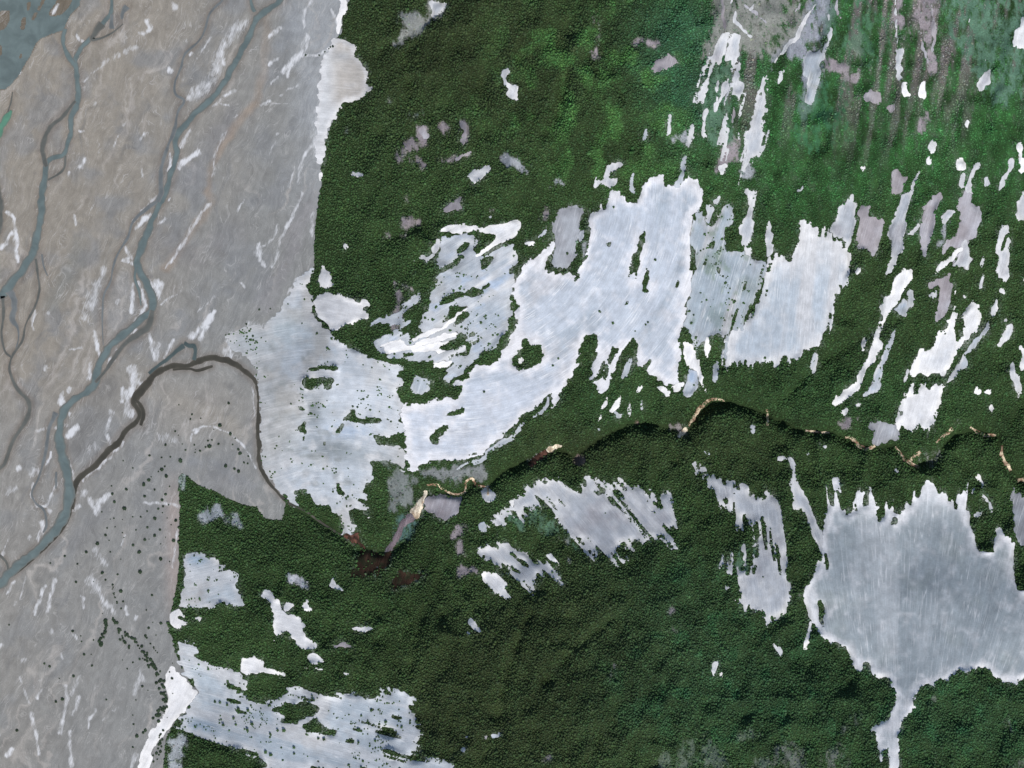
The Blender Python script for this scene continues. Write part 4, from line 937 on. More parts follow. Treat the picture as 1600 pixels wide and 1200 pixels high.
# under gravel sheets the bed itself is gravel
gcol = np.where((sink > .75)[..., None], np.array([.33, .33, .33]), gcol); sf = np.where(sink > .75, 0, sf)
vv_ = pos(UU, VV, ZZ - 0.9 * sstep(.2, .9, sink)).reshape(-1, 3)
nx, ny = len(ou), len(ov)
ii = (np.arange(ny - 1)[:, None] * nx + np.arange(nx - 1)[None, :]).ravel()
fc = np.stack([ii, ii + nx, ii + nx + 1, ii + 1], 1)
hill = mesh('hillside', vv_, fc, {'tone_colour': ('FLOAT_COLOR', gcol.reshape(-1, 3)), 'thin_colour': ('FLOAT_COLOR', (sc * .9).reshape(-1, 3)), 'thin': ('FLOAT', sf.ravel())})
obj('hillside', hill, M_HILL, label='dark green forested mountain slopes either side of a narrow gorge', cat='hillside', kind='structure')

# ------------------------------------------------------------------ water lines (pixels; width in pixels)
def cr(pl, step=3.0):
    """smooth line through the points"""
    p = np.array(pl, float)
    if len(p) < 3:
        p = np.array([p[0], (p[0] + p[1]) / 2, p[1]])
    q = np.vstack([2 * p[0] - p[1], p, 2 * p[-1] - p[-2]])
    o = []
    for i in range(1, len(q) - 2):
        n = max(2, int(np.hypot(*(q[i + 1, :2] - q[i, :2])) / step))
        t = np.linspace(0, 1, n, endpoint=False)[:, None]
        o.append(.5 * ((2 * q[i]) + (-q[i - 1] + q[i + 1]) * t + (2 * q[i - 1] - 5 * q[i] + 4 * q[i + 1] - q[i + 2]) * t * t + (-q[i - 1] + 3 * q[i] - 3 * q[i + 1] + q[i + 2]) * t ** 3))
    return np.vstack(o + [q[-2:-1]])
def TL(c, r, pts, w):
    """w: one width or (start, end) in pixels"""
    w = (w, w) if not isinstance(w, tuple) else w
    ps = T(c, r, pts)
    ws = np.interp(np.linspace(0, 1, len(ps)), np.linspace(0, 1, len(w)), w)
    return [(x, y, k) for (x, y), k in zip(ps, ws)]
RIV = [
 ('river_channel', M_TEAL, TL(0, 0, [(700, -120), (698, 0), (692, 80), (640, 150), (570, 235), (500, 310), (468, 380), (478, 440), (487, 530), (490, 600), (470, 680), (442, 750), (445, 830), (420, 900), (395, 965), (310, 1000), (285, 1040), (275, 1120), (262, 1200), (258, 1300), (240, 1450), (212, 1560), (170, 1640), (100, 1740), (30, 1822), (-30, 1860), (-200, 1920)], (5, 7, 9, 10, 7, 8, 13, 14, 13)), 'grey green channel in the left of the flat, splitting round islands'),
 ('river_channel', M_TEAL, TL(0, 0, [(405, 180), (396, 230), (400, 290), (425, 350), (462, 400)], (6, 8)), 'short channel leaving the wide river and joining the left channel'),
 ('river_channel', M_MUD, TL(0, 0, [(470, 630), (390, 730), (310, 800), (268, 900), (270, 980), (292, 1040)], (4, 8, 9, 6)), 'muddy loop beside the left channel with a tan island'),
 ('river_channel', M_MUD, TL(0, 0, [(410, 975), (402, 1050), (360, 1090), (300, 1125)], (4, 4, 3)), 'thin curved side channel rejoining the left channel'),
 ('river_channel', M_MUD, TL(0, 0, [(640, 150), (600, 200), (575, 245), (640, 235), (700, 205), (770, 150)], (12, 9, 3, 2)), 'dark backwater beside the top of the left channel'),
 ('river_channel', M_SLATE, TL(0, 0, [(700, 90), (700, 180)], (6, 9)), 'slate coloured stub of water beside the dark backwater'),
 ('pool', M_SLATE, TL(0, 0, [(795, 40), (770, 75), (760, 120)], (10, 9, 3)), 'small blue pool on the flat near the left channel'),
 ('river_channel', M_TEAL, TL(0, 0, [(1800, -120), (1750, 0), (1660, 70), (1600, 130), (1560, 220), (1490, 360), (1420, 480), (1340, 600), (1240, 690), (1160, 780), (1110, 840), (1095, 910), (1106, 960), (1088, 1030), (1060, 1110), (1035, 1200), (970, 1340), (920, 1460), (870, 1580), (855, 1650), (888, 1720), (930, 1800), (955, 1880), (940, 1950), (880, 2000), (800, 2070), (700, 2150), (650, 2220), (610, 2310), (590, 2400), (540, 2450), (450, 2510), (395, 2580), (372, 2670), (375, 2770), (392, 2870), (420, 2960), (432, 3050), (424, 3140), (398, 3240), (350, 3320), (270, 3400), (170, 3490), (70, 3580), (-60, 3700), (-300, 3900)], (9, 10, 10, 10, 10, 9, 10, 11, 12, 11, 12, 11, 13, 15, 15, 14, 14, 13)), 'long grey green main channel winding down the middle of the flat'),
 ('river_channel', M_SLATE, TL(0, 0, [(1400, -80), (1390, 0), (1315, 80), (1275, 200), (1240, 260), (1155, 340), (1132, 420), (1092, 520), (1100, 590), (1150, 630), (1112, 700), (1095, 800), (1060, 890), (1022, 1000), (1005, 1100), (1008, 1200), (985, 1260)], (4, 4, 3, 4, 5, 4, 6, 8, 8)), 'thin slate channel running left of the main channel from the top'),
 ('river_channel', M_TEAL, TL(0, 0, [(1555, -60), (1570, 20), (1590, 75)], (4, 6)), 'short inlet meeting the main channel near its top'),
 ('river_channel', M_SLATE, TL(0, 1, [(980, 60), (900, 120), (830, 190), (800, 280), (740, 380), (710, 460), (690, 560), (650, 640), (640, 740), (640, 850), (645, 960)], (6, 5, 4, 3, 3, 4, 3, 1.5)), 'thin dark thread left of the main channel bends'),
 ('river_channel', M_TEAL, TL(0, 1, [(852, 470), (845, 540), (868, 620), (882, 710)], (5, 5, 4, 2)), 'short blind arm inside the main channel bend'),
 ('river_channel', M_MUD, TL(0, 1, [(955, 740), (920, 850), (830, 910), (770, 960), (700, 1060), (640, 1140), (596, 1190)], (7, 12, 8, 7, 5, 4)), 'muddy side arm hugging the main channel bend'),
 ('river_channel', M_MUD, TL(0, 1, [(222, 420), (240, 540), (246, 620), (215, 720), (160, 830), (140, 930), (80, 1020), (64, 1060), (60, 1120), (92, 1200), (130, 1260), (180, 1310), (180, 1380), (150, 1450), (80, 1560), (40, 1670), (0, 1730), (-120, 1820)], (4, 4, 3, 4, 4, 7, 8, 8, 6, 6)), 'narrow brown channel on the far left wandering down the flat'),
 ('river_channel', M_MUD, TL(0, 1, [(15, 650), (22, 760), (10, 880), (30, 990), (70, 1035)], (7, 4, 4)), 'brown thread joining the narrow left channel'),
 ('river_channel', M_SLATE, TL(0, 1, [(60, 620), (90, 700), (80, 790), (110, 850), (115, 920), (98, 990)], (12, 10, 3, 2)), 'slate backwater beside the left channel'),
 ('river_channel', M_SLATE, TL(0, 1, [(262, 390), (275, 470), (298, 525)], (3, 2)), 'tiny forked thread beside the left channel'),
 ('river_channel', M_SLATE, TL(0, 2, [(352, 180), (310, 270), (290, 400), (270, 490), (240, 590), (200, 680), (220, 740), (275, 790), (290, 880), (270, 930)], (8, 6, 5, 5, 4, 3, 4, 5, 2)), 'slate side channel left of the lower main channel'),
 ('pool', M_SLATE, TL(0, 2, [(352, 550), (352, 600), (348, 655)], (3, 5, 2)), 'short slate pool beside the lower main channel'),
 ('stream', M_BROWN, TL(1, 2, [(620, 1010), (520, 940), (400, 860), (300, 790), (200, 740), (120, 660), (50, 565), (18, 470), (20, 360), (14, 240), (20, 100), (0, -10), (-70, -80), (-120, -120), (-210, -150), (-280, -165), (-360, -140), (-430, -115), (-520, -110), (-600, -80), (-650, -40), (-690, 10), (-740, 70), (-760, 120), (-730, 180), (-750, 240), (-810, 290), (-860, 360), (-940, 440), (-1020, 520), (-1100, 590), (-1132, 650), (-1148, 730), (-1158, 780)], (3, 3, 4, 6, 7, 7, 7, 9, 10, 8, 9, 11, 12, 9, 8, 10, 9, 9, 7)), 'dark brown stream looping from the gorge mouth to the main channel'),
 ('stream', M_BROWN, TL(0, 2, [(442, 770), (428, 840), (372, 930), (300, 1010), (200, 1100), (90, 1195)], (5, 5, 4, 3)), 'dark stripe of stream water along the right bank of the main channel'),
 ('stream', M_BROWN, TL(0, 1, [(1330, 1090), (1240, 1115), (1180, 1105), (1080, 1110)], (4, 5, 3)), 'small dark bypass of the looping stream'),
 ('stream', M_BROWN, TL(0, 2, [(850, 100), (875, 130), (895, 190), (880, 260)], (5, 7, 5)), 'dark bulge on the bend of the looping stream'),
 ('pool', M_POND, TL(0, 1, [(1150, 945), (1180, 960), (1215, 960), (1222, 1010), (1210, 1050)], (8, 9, 7, 6)), 'small dark pool at the top of the looping stream'),
 ('stream', M_POND, TL(0, 1, [(1150, 960), (1110, 990), (1060, 1030), (985, 1090), (930, 1135)], (8, 6, 5, 5)), 'short dark stream from the pool to the looping stream'),
 ('pool', M_GREEN, TL(0, 0, [(70, 690), (40, 740), (0, 800), (-60, 900)], (4, 12, 14, 18)), 'bright green pool at the far left of the flat'),
 ('river_channel', M_MUD, TL(0, 0, [(78, 575), (68, 640), (50, 700)], (1.5, 3)), 'dark inlet thread above the bright green pool'),
 ('river_channel', M_MUD, TL(0, 0, [(-30, 1140), (-10, 1220), (0, 1300), (-5, 1400), (-30, 1500)], (10, 12, 12, 10)), 'brown channel at the far left of the flat'),
 ('river_channel', M_MUD, TL(0, 2, [(-40, 1040), (20, 1090), (45, 1130), (48, 1190)], (4, 5, 4)), 'brown hook of water meeting the lower main channel'),
]
# wide river top left: polygon with islands
wide = push(T(0, 0, [(0, 610), (40, 560), (85, 515), (120, 470), (155, 415), (195, 340), (232, 268), (262, 240), (330, 215), (400, 188), (412, 150), (442, 98), (500, 40), (545, -5), (0, -5)]))
isl = [T(0, 0, q) for q in ([(-80, 90), (20, 72), (60, 62), (52, 130), (35, 175), (-80, 220)], [(130, 195), (134, 130), (160, 75), (158, 140), (142, 192)], [(192, 130), (228, 70), (258, 10), (280, -30), (270, 25), (222, 110), (198, 145)],
       [(305, 92), (335, 40), (372, -30), (465, -30), (425, 50), (378, 92), (330, 102)], [(108, 390), (138, 300), (145, 318), (118, 390)], [(-10, 290), (12, 287), (8, 345), (-10, 352)], [(165, 60), (190, -30), (200, -30), (178, 70)], [(75, 250), (88, 190), (92, 215), (84, 262)])]
RW_ = np.zeros((RH, RW))
for (nm, mt, ln, lb) in RIV:
    s = cr(ln, 8.0)
    for a, b in zip(s[:-1], s[1:]):
        r = max(a[2], b[2]) / 2 + 16
        x0 = max(0, int(min(a[0], b[0]) - r - U0)); x1 = min(RW, int(max(a[0], b[0]) + r - U0) + 1)
        y0 = max(0, int(min(a[1], b[1]) - r - V0)); y1 = min(RH, int(max(a[1], b[1]) + r - V0) + 1)
        if x1 <= x0 or y1 <= y0: continue
        d = polydist([a[:2], b[:2]], gu[y0:y1, x0:x1], gv[y0:y1, x0:x1]) - (a[2] + b[2]) / 4
        RW_[y0:y1, x0:x1] = np.maximum(RW_[y0:y1, x0:x1], np.clip(1 - d / 12, 0, 1))

# ------------------------------------------------------------------ white silt strokes on the flat: (points, width px, strength)
WS = []
def ws(c, r, w, s, *ps):
    ps = list(ps)
    if len(ps) == 1: ps.append((ps[0][0] - 8, ps[0][1] + 14))
    WS.append((T(c, r, ps), w, s))
A = lambda *a: ws(0, 0, *a)
A(5, .9, (360, 30), (330, 90)); A(4, .8, (480, 220), (500, 255)); A(4, .8, (520, 250), (530, 280)); A(6, .7, (920, 130), (940, 190), (880, 210)); A(8, .4, (1090, 40), (1100, 60)); A(4, .6, (1170, 250)); A(4, .8, (1200, 330)); A(7, .7, (1068, 430))
A(16, .42, (1520, 140), (1400, 280), (1350, 380), (1345, 450), (1310, 530), (1200, 600)); A(7, .6, (1390, 320), (1390, 400)); A(5, .7, (1460, 575), (1400, 600), (1340, 655)); A(4, .7, (1380, 650), (1430, 655)); A(3, .7, (1490, 720), (1465, 740))
A(7, .95, (1240, 945), (1180, 990), (1115, 1045)); A(6, .7, (1065, 950), (1065, 1080)); A(6, .55, (1190, 810), (1130, 920)); A(8, .8, (520, 1000), (510, 1045)); A(4, .6, (440, 1080)); A(3, .5, (890, 1050), (890, 1110)); A(2, .5, (780, 760), (770, 790)); A(2, .6, (740, 850), (705, 920))
A(8, .25, (650, 390), (850, 290)); A(3, .4, (520, 510), (650, 400)); A(4, .45, (1320, 220), (1230, 360)); A(5, .7, (130, 450)); A(4, .7, (500, 820), (525, 820)); A(5, .2, (1420, 820), (1350, 950), (1330, 1100)); A(3, .4, (600, 640), (560, 720)); A(6, .4, (920, 830), (880, 870))
A = lambda *a: ws(0, 1, *a)
A(6, .95, (40, 130), (90, 170), (100, 280), (107, 440)); A(7, .9, (70, 260), (0, 360)); A(5, .7, (465, 145), (465, 200)); A(4, .75, (1000, 10), (900, 110), (830, 180)); A(8, .85, (930, 150), (850, 220)); A(3, .7, (1060, 35)); A(4, .7, (1030, 170), (990, 195))
A(6, .6, (790, 350), (820, 410), (770, 425), (830, 445)); A(12, .45, (650, 490), (620, 540)); A(16, .32, (600, 570), (570, 680), (540, 790)); A(5, .6, (1310, 70), (1220, 200), (1150, 310), (1040, 480)); A(11, .9, (985, 560), (970, 650)); A(7, .8, (935, 560), (950, 590))
A(6, .7, (828, 580), (828, 750)); A(6, .7, (865, 555), (900, 640), (905, 730), (850, 810)); A(6, .9, (590, 870), (610, 940), (625, 1030)); A(8, .7, (565, 1080), (555, 1160)); A(6, .75, (730, 990), (675, 1090)); A(6, .8, (930, 870), (952, 960), (965, 1050)); A(6, .6, (990, 950), (985, 1060)); A(4, .5, (1080, 920), (1030, 1040))
A(7, 1., (1345, 755), (1270, 830), (1190, 910)); A(7, .8, (1290, 840), (1240, 925)); A(14, .6, (820, 1110), (855, 1200)); A(3, .7, (217, 740), (205, 860)); A(4, .6, (310, 750)); A(6, .5, (290, 1090)); A(5, .6, (850, 860), (810, 910)); A(3, .6, (1535, 50), (1485, 125)); A(2, .5, (380, 490), (330, 570))
A(2, .4, (600, 60), (550, 140)); A(20, .5, (1600, 850), (1470, 900), (1420, 1000)); A(3, .4, (1340, 650), (1230, 750)); A(8, .5, (1590, 380), (1600, 390)); A(5, .5, (740, 670), (725, 700)); A(4, .5, (505, 970), (440, 980)); A(4, .6, (1505, 575), (1525, 600)); A(3, .6, (1000, 700), (1100, 640))
A = lambda *a: ws(1, 0, *a)
A(5, .8, (150, 170), (85, 235)); A(5, .6, (350, 0), (305, 60), (295, 170)); A(9, .65, (320, 230), (300, 310), (225, 385), (180, 440)); A(5, .7, (250, 340), (330, 350), (420, 340), (490, 280)); A(5, .8, (80, 410), (130, 360)); A(4, .7, (225, 410), (200, 480)); A(4, .6, (135, 475), (92, 525))
A(5, .9, (85, 635), (28, 662)); A(2, .4, (60, 660), (210, 640)); A(3, .4, (260, 530), (140, 600)); A(6, .55, (390, 760), (365, 890), (300, 970), (280, 1030), (270, 1150)); A(3, .4, (140, 830), (80, 970)); A(3, .4, (240, 1040), (210, 1170)); A(16, .4, (400, 660), (390, 800), (400, 1000)); A(6, .5, (470, 60), (520, 150))
A = lambda *a: ws(1, 1, *a)
A(5, .6, (295, 5), (240, 110), (190, 220), (150, 290), (142, 390), (105, 470)); A(3, .45, (140, 200), (110, 290), (30, 350)); A(7, .9, (10, 330), (20, 415)); A(5, .7, (40, 430), (45, 460)); A(4, .5, (250, 550), (190, 650)); A(6, .4, (350, 130), (355, 280))
A = lambda *a: ws(0, 2, *a)
A(7, .7, (765, 20), (760, 95)); A(8, .8, (830, 0), (830, 65)); A(11, .55, (800, 60), (812, 200)); A(7, .45, (695, 170), (660, 290), (685, 375)); A(12, .25, (600, 390), (540, 430)); A(9, .9, (480, 270), (430, 325)); A(8, .75, (390, 60), (380, 120)); A(5, .6, (440, 30)); A(4, .8, (443, 180)); A(10, .6, (215, 545)); A(7, .6, (130, 520))
A(12, .4, (80, 660)); A(4, .8, (315, 425), (290, 510)); A(4, .7, (210, 620), (195, 700), (230, 765), (285, 770), (325, 690), (355, 620)); A(6, .6, (310, 790)); A(8, .8, (270, 870), (245, 975)); A(4, .7, (370, 850), (388, 805)); A(6, .5, (190, 950)); A(2, .6, (60, 950), (20, 1050)); A(7, .6, (20, 1060)); A(4, .5, (430, 480), (470, 625))
A(4, .6, (775, 365), (650, 490), (515, 605)); A(11, .5, (520, 680)); A(8, .6, (560, 720), (605, 800), (620, 740), (680, 690)); A(6, .5, (490, 760)); A(2, .6, (780, 940), (760, 1010)); A(12, .35, (600, 1050), (655, 1115)); A(5, .9, (1230, 293)); A(4, .7, (1200, 310), (1195, 355)); A(3, .55, (1200, 290), (1270, 268), (1340, 265), (1440, 310), (1530, 390), (1600, 530)); A(3, .5, (1575, 20), (1592, 200))
A(14, .25, (1000, 330), (1090, 340)); A(5, .4, (1160, 760), (900, 740)); A(3, .5, (1115, 900), (1080, 1150)); A(6, .3, (230, 290), (420, 260))
A = lambda *a: ws(0, 3, *a)
A(4, .7, (95, 35), (40, 110)); A(4, .35, (160, 0), (150, 90), (90, 180)); A(5, .65, (285, 60), (250, 150), (218, 235)); A(6, .6, (345, 20), (325, 110), (300, 215)); A(3, .4, (500, 120), (525, 140), (520, 200)); A(13, .4, (560, 20), (620, 100), (690, 220)); A(5, .55, (785, 185), (800, 245)); A(6, .5, (850, 260)); A(5, .5, (465, 370), (480, 395)); A(5, .35, (330, 340))
A(5, .7, (10, 430)); A(7, .35, (495, 635), (450, 740)); A(6, .55, (410, 685), (412, 800), (400, 880), (378, 985)); A(5, .45, (495, 745), (455, 870)); A(3, .7, (250, 700), (230, 765)); A(6, .55, (198, 855), (222, 980), (245, 1115)); A(6, .5, (440, 970), (440, 1100), (452, 1185)); A(7, .9, (70, 1080), (50, 1110)); A(4, .5, (605, 828), (560, 900)); A(8, .4, (870, 585), (880, 660), (830, 735))
A(7, .25, (150, 520)); A(4, .6, (5, 990)); A(3, .3, (120, 620), (180, 800)); A(3, .3, (360, 450), (390, 520)); A(8, .35, (850, 1120), (820, 1200)); A(3, .3, (640, 900), (730, 820)); A(3, .5, (560, 880), (555, 950))
WHT = np.zeros((RH, RW))
for pts, wd, st in WS:
    xs = [q[0] for q in pts]; ys = [q[1] for q in pts]
    x0 = max(0, int(min(xs) - wd * 2 - 6 - U0)); x1 = min(RW, int(max(xs) + wd * 2 + 6 - U0))
    y0 = max(0, int(min(ys) - wd * 2 - 6 - V0)); y1 = min(RH, int(max(ys) + wd * 2 + 6 - V0))
    if x1 <= x0 or y1 <= y0: continue
    a = gu[y0:y1, x0:x1]; b = gv[y0:y1, x0:x1]
    aw = a + fbm(a / 9, b / 14, 301, 3) * (2 + wd * .4); bw = b + fbm(a / 9 + 7, b / 14, 307, 3) * (2 + wd * .4)
    d = polydist(pts, aw, bw) / (wd * .62)
    f = (.25 + .75 * st) * np.clip(1.35 - d, 0, 1) * np.clip(.9 + .8 * fbm(a / 4, b / 9, 311, 3), 0, 1.2)
    WHT[y0:y1, x0:x1] = np.maximum(WHT[y0:y1, x0:x1], np.clip(f, 0, 1))

# ------------------------------------------------------------------ the sheets of gravel
W_ = lin(224, 224, 225); L_ = lin(188, 193, 200); B_ = lin(174, 184, 194); P_ = lin(168, 162, 166); G_ = lin(156, 158, 164)
GAIN = 0.78
BANDS = [(T(0, 0, [(1600, 650), (1420, 820), (1340, 1000), (1300, 1200), (1320, 1260), (1230, 1420), (1040, 1680)]), 7, (160, 145, 130), .7), (T(1, 0, [(80, 100), (60, 300), (40, 500), (0, 640), (-150, 800), (-250, 950)]), 8, (164, 148, 132), .6),
         (T(0, 1, [(500, 330), (470, 450), (400, 600), (330, 700)]), 16, (130, 132, 128), .6), (T(0, 2, [(470, 400), (560, 200), (680, 20)]), 20, (128, 127, 125), .8), (T(0, 2, [(480, 1010), (560, 850), (700, 790)]), 16, (134, 135, 136), .7),
         (T(0, 1, [(1000, 300), (1250, 400), (1450, 250)]), 26, (136, 134, 133), .6), (T(0, 0, [(1300, 500), (1230, 420), (1330, 200)]), 12, (136, 138, 139), .6), (T(0, 0, [(1450, 700), (1300, 900), (1200, 1150)]), 18, (134, 134, 136), .6),
         (T(1, 0, [(250, 100), (150, 300), (100, 450)]), 20, (150, 154, 158), .6), (T(0, 2, [(1200, 480), (1350, 500), (1550, 650)]), 10, (142, 144, 146), .8), (T(0, 2, [(900, 60), (1100, 90), (1500, 300)]), 16, (166, 160, 150), .6), (T(1, 1, [(340, 20), (250, 250), (200, 450), (50, 700)]), 16, (150, 148, 150), .6)]
def sheet_colour(p, u, v, f_in):
    cls = p['cls']; fl = p['fl']
    s, t = flow_uv(fl, u, v)
    n = fbm(u / 45, v / 45, 401, 4); m = fbm(t / 22, s / 160, 411, 4); e = sstep(1.02, .6, f_in + .25 * fbm(u / 12, v / 12, 487, 3))   # e: 1 at the rim
    def mx(a, b, k): return a * (1 - k[..., None]) + b * k[..., None]
    base = np.ones(u.shape + (3,))
    if cls == 'w':
        c = mx(base * W_, base * L_, sstep(.1, .6, n) * .6)
        c = mx(c, base * lin(240, 238, 236), e * .7)
    elif cls in ('l',):
        c = mx(base * L_, base * P_, sstep(0, .6, n) * .55)
        c = mx(c, base * W_, np.clip(e * .75 + sstep(.1, .5, m) * .5, 0, 1))
    elif cls == 'b':
        c = mx(base * B_, base * L_, sstep(-.1, .5, n) * .8)
        c = mx(c, base * lin(170, 192, 220), sstep(.2, .6, fbm(u / 22, v / 16, 433, 3)) * .6)
        c = mx(c, base * lin(165, 168, 165), sstep(.1, .5, fbm(u / 50, v / 60, 437, 3)) * .6)
        c = mx(c, base * W_, np.clip(e * .35 + .6 * sstep(.2, .6, m), 0, 1))
    elif cls == 'p':
        c = mx(base * P_, base * lin(196, 196, 204), sstep(-.1, .5, n) * .7)
        c = mx(c, base * lin(138, 126, 132), sstep(.1, .6, m) * .5)
    elif cls == 'g':
        c = mx(base * G_, base * L_, sstep(-.1, .5, n) * .7)
    elif cls == 'i':
        c = mx(base * lin(166, 178, 188), base * lin(142, 156, 160), sstep(0, .5, n))
        c = mx(c, base * lin(184, 182, 182), sstep(.05, .5, m) * .7)
        c = mx(c, base * lin(120, 140, 122), sstep(.25, .6, fbm(u / 12, v / 20, 455, 3)) * .6)
        c = mx(c, base * W_, e * .25)
    elif cls == 'big':
        c = mx(base * lin(192, 200, 211), base * lin(172, 182, 193), sstep(-.1, .45, m))
        c = mx(c, base * lin(196, 194, 196), sstep(.1, .6, n) * .6)
        low = sstep(560, 640, v)
        c = mx(c, base * lin(208, 214, 225), low * .5)
        c = mx(c, base * lin(236, 235, 238), e * .85)
    elif cls == 'j':
        c = mx(base * lin(184, 194, 204), base * lin(198, 200, 204), sstep(-.2, .4, m))
        c = mx(c, base * W_, np.clip(e * .7 + sstep(455, 380, v) * .7, 0, 1))
    elif cls == 'x2':
        c = mx(base * lin(168, 177, 182), base * lin(190, 196, 200), sstep(0, .5, m))
        c = mx(c, base * lin(170, 178, 178), sstep(.1, .55, n) * .6)
        c = mx(c, base * lin(236, 236, 238), np.clip(e * .95, 0, 1))
        c = mx(c, base * lin(228, 230, 234), sstep(830, 760, v) * .5)
    elif cls == 'fan':
        c = mx(base * lin(192, 200, 208), base * lin(184, 183, 180), sstep(-.1, .5, n))
        q = np.exp(-(((u - 430) / 40) ** 2 + ((v - 665) / 45) ** 2)); c = mx(c, base * lin(178, 178, 174), q * .9)
        q = np.clip(np.exp(-(((u - 520) / 34) ** 2 + ((v - 700) / 16) ** 2)) + np.exp(-(((u - 490) / 14) ** 2 + ((v - 640) / 45) ** 2)) + .8 * np.exp(-(((u - 590) / 50) ** 2 + ((v - 715) / 12) ** 2)), 0, 1)
        c = mx(c, base * lin(128, 136, 140), q * .85)
        q = np.exp(-(((u - 540) / 40) ** 2 + ((v - 672) / 12) ** 2)); c = mx(c, base * lin(180, 196, 216), q * .9)
        c = mx(c, base * lin(150, 156, 157), sstep(.12, .6, fbm(u / 17, v / 13, 495, 4)) * .75 * sstep(560, 500, u - .4 * (v - 620)))
        q = np.exp(-(((u - 430) / 60) ** 2 + ((v - 520) / 30) ** 2)); c = mx(c, base * lin(190, 204, 212), q * .7)
        c = mx(c, base * W_, np.clip(sstep(.1, .6, m) * .6 + e * .4 + .4 * sstep(.1, .6, fbm(u / 14, v / 14, 491, 3)), 0, 1))
        c = mx(c, base * lin(164, 166, 166), sstep(470, 400, u + 30 * n) * .6)
        q = np.exp(-(((u - 560) / 40) ** 2 + ((v - 615) / 30) ** 2)); c = mx(c, base * lin(206, 212, 220), q * .7)
    elif cls == 'lobe':
        c = mx(base * lin(214, 216, 218), base * lin(196, 190, 182), sstep(505, 535, u) * sstep(185, 150, v) * .9)
        c = mx(c, base * lin(176, 178, 180), np.exp(-(((u - 535) / 16) ** 2 + ((v - 88) / 9) ** 2)) * .8)
        c = mx(c, base * W_, e * .7)
    elif cls == 'd':
        c = mx(base * lin(184, 195, 204), base * lin(206, 210, 214), sstep(-.15, .3, m))
        c = mx(c, base * lin(196, 190, 184), sstep(.1, .6, n) * .5)
        c = mx(c, base * lin(140, 164, 184), np.clip(np.exp(-(((u - 310) / 30) ** 2 + ((v - 1135) / 9) ** 2)) + np.exp(-(((u - 310) / 25) ** 2 + ((v - 872) / 14) ** 2)), 0, 1) * .8)
        c = mx(c, base * W_, e * .5)
    elif cls == 'cream':  # pale rock with sunlight on the gorge faces put into the colour
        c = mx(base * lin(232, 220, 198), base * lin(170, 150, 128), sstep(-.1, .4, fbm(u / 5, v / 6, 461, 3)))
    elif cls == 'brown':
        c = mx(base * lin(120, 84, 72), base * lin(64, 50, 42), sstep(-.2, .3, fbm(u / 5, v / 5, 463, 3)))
    elif cls == 'dark':  # brown rock darkened to carry the shade of the gorge wall
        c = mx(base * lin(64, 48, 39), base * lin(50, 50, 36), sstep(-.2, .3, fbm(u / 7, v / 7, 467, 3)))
    elif cls == 'gul':
        c = mx(base * lin(128, 116, 122), base * lin(104, 116, 122), sstep(-.2, .3, n))
    elif cls == 'flat':
        tan = np.clip(sstep(470, 120, u + n * 90 + .25 * v - 60) * .9 + .1, 0, 1)
        c = mx(base * lin(146, 148, 147), base * lin(154, 148, 138), tan)
        c = mx(c, base * lin(140, 142, 144), sstep(.0, .5, n) * .55)
        q = sstep(560, 700, v) * sstep(420, 250, u); c = mx(c, base * lin(146, 147, 146), q * .6)
        q = np.exp(-(((u - 315) / 80) ** 2 + ((v - 640) / 50) ** 2)); c = mx(c, base * lin(158, 153, 145), q * .8)
        q = np.exp(-(((u - 350) / 50) ** 2 + ((v - 750) / 25) ** 2)); c = mx(c, base * lin(146, 146, 146), q * .8)
        q = np.exp(-((u - 272) / 14) ** 2) * sstep(720, 800, v) * sstep(1000, 900, v); c = mx(c, base * lin(172, 160, 154), q * .8)
        q = sstep(430, 500, u + n * 25) * sstep(420, 200, v); c = mx(c, base * lin(172, 176, 180), q * .7)
        m2 = fbm(t / 9 + n * 4, s / 120, 477, 4)
        c = mx(c, base * lin(196, 190, 184), sstep(.22, .7, m2) * .5)
        c = mx(c, base * lin(122, 124, 126), sstep(.25, .7, -m2) * .4)
        for pl, wd, cc, st in BANDS:
            dd = polydist(pl, u + 9 * fbm(u / 30, v / 30, 501, 3), v) / wd
            c = mx(c, base * lin(*cc), st * np.clip(1.3 - dd, 0, 1) * (.7 + .6 * fbm(u / 20, v / 30, 503, 3)))
        wet = samp(RW_, u, v)
        iw = pip(u, v, wide); c[iw] = lin(120, 112, 100)
        c = mx(c, base * lin(128, 118, 108), sstep(.2, 1, wet + .3 * n) * .45)
    mot = 1 + .16 * fbm(u / 9, v / 9, 481, 3) + .05 * fbm(t / 4, s / 40, 483, 2)
    return np.clip(c * mot[..., None] * {'flat': .80, 'w': .93, 'cream': .95, 'fan': .82, 'big': .83, 'j': .84, 'x2': .86, 'lobe': .86, 'd': .84}.get(cls, .80), 0, .9)

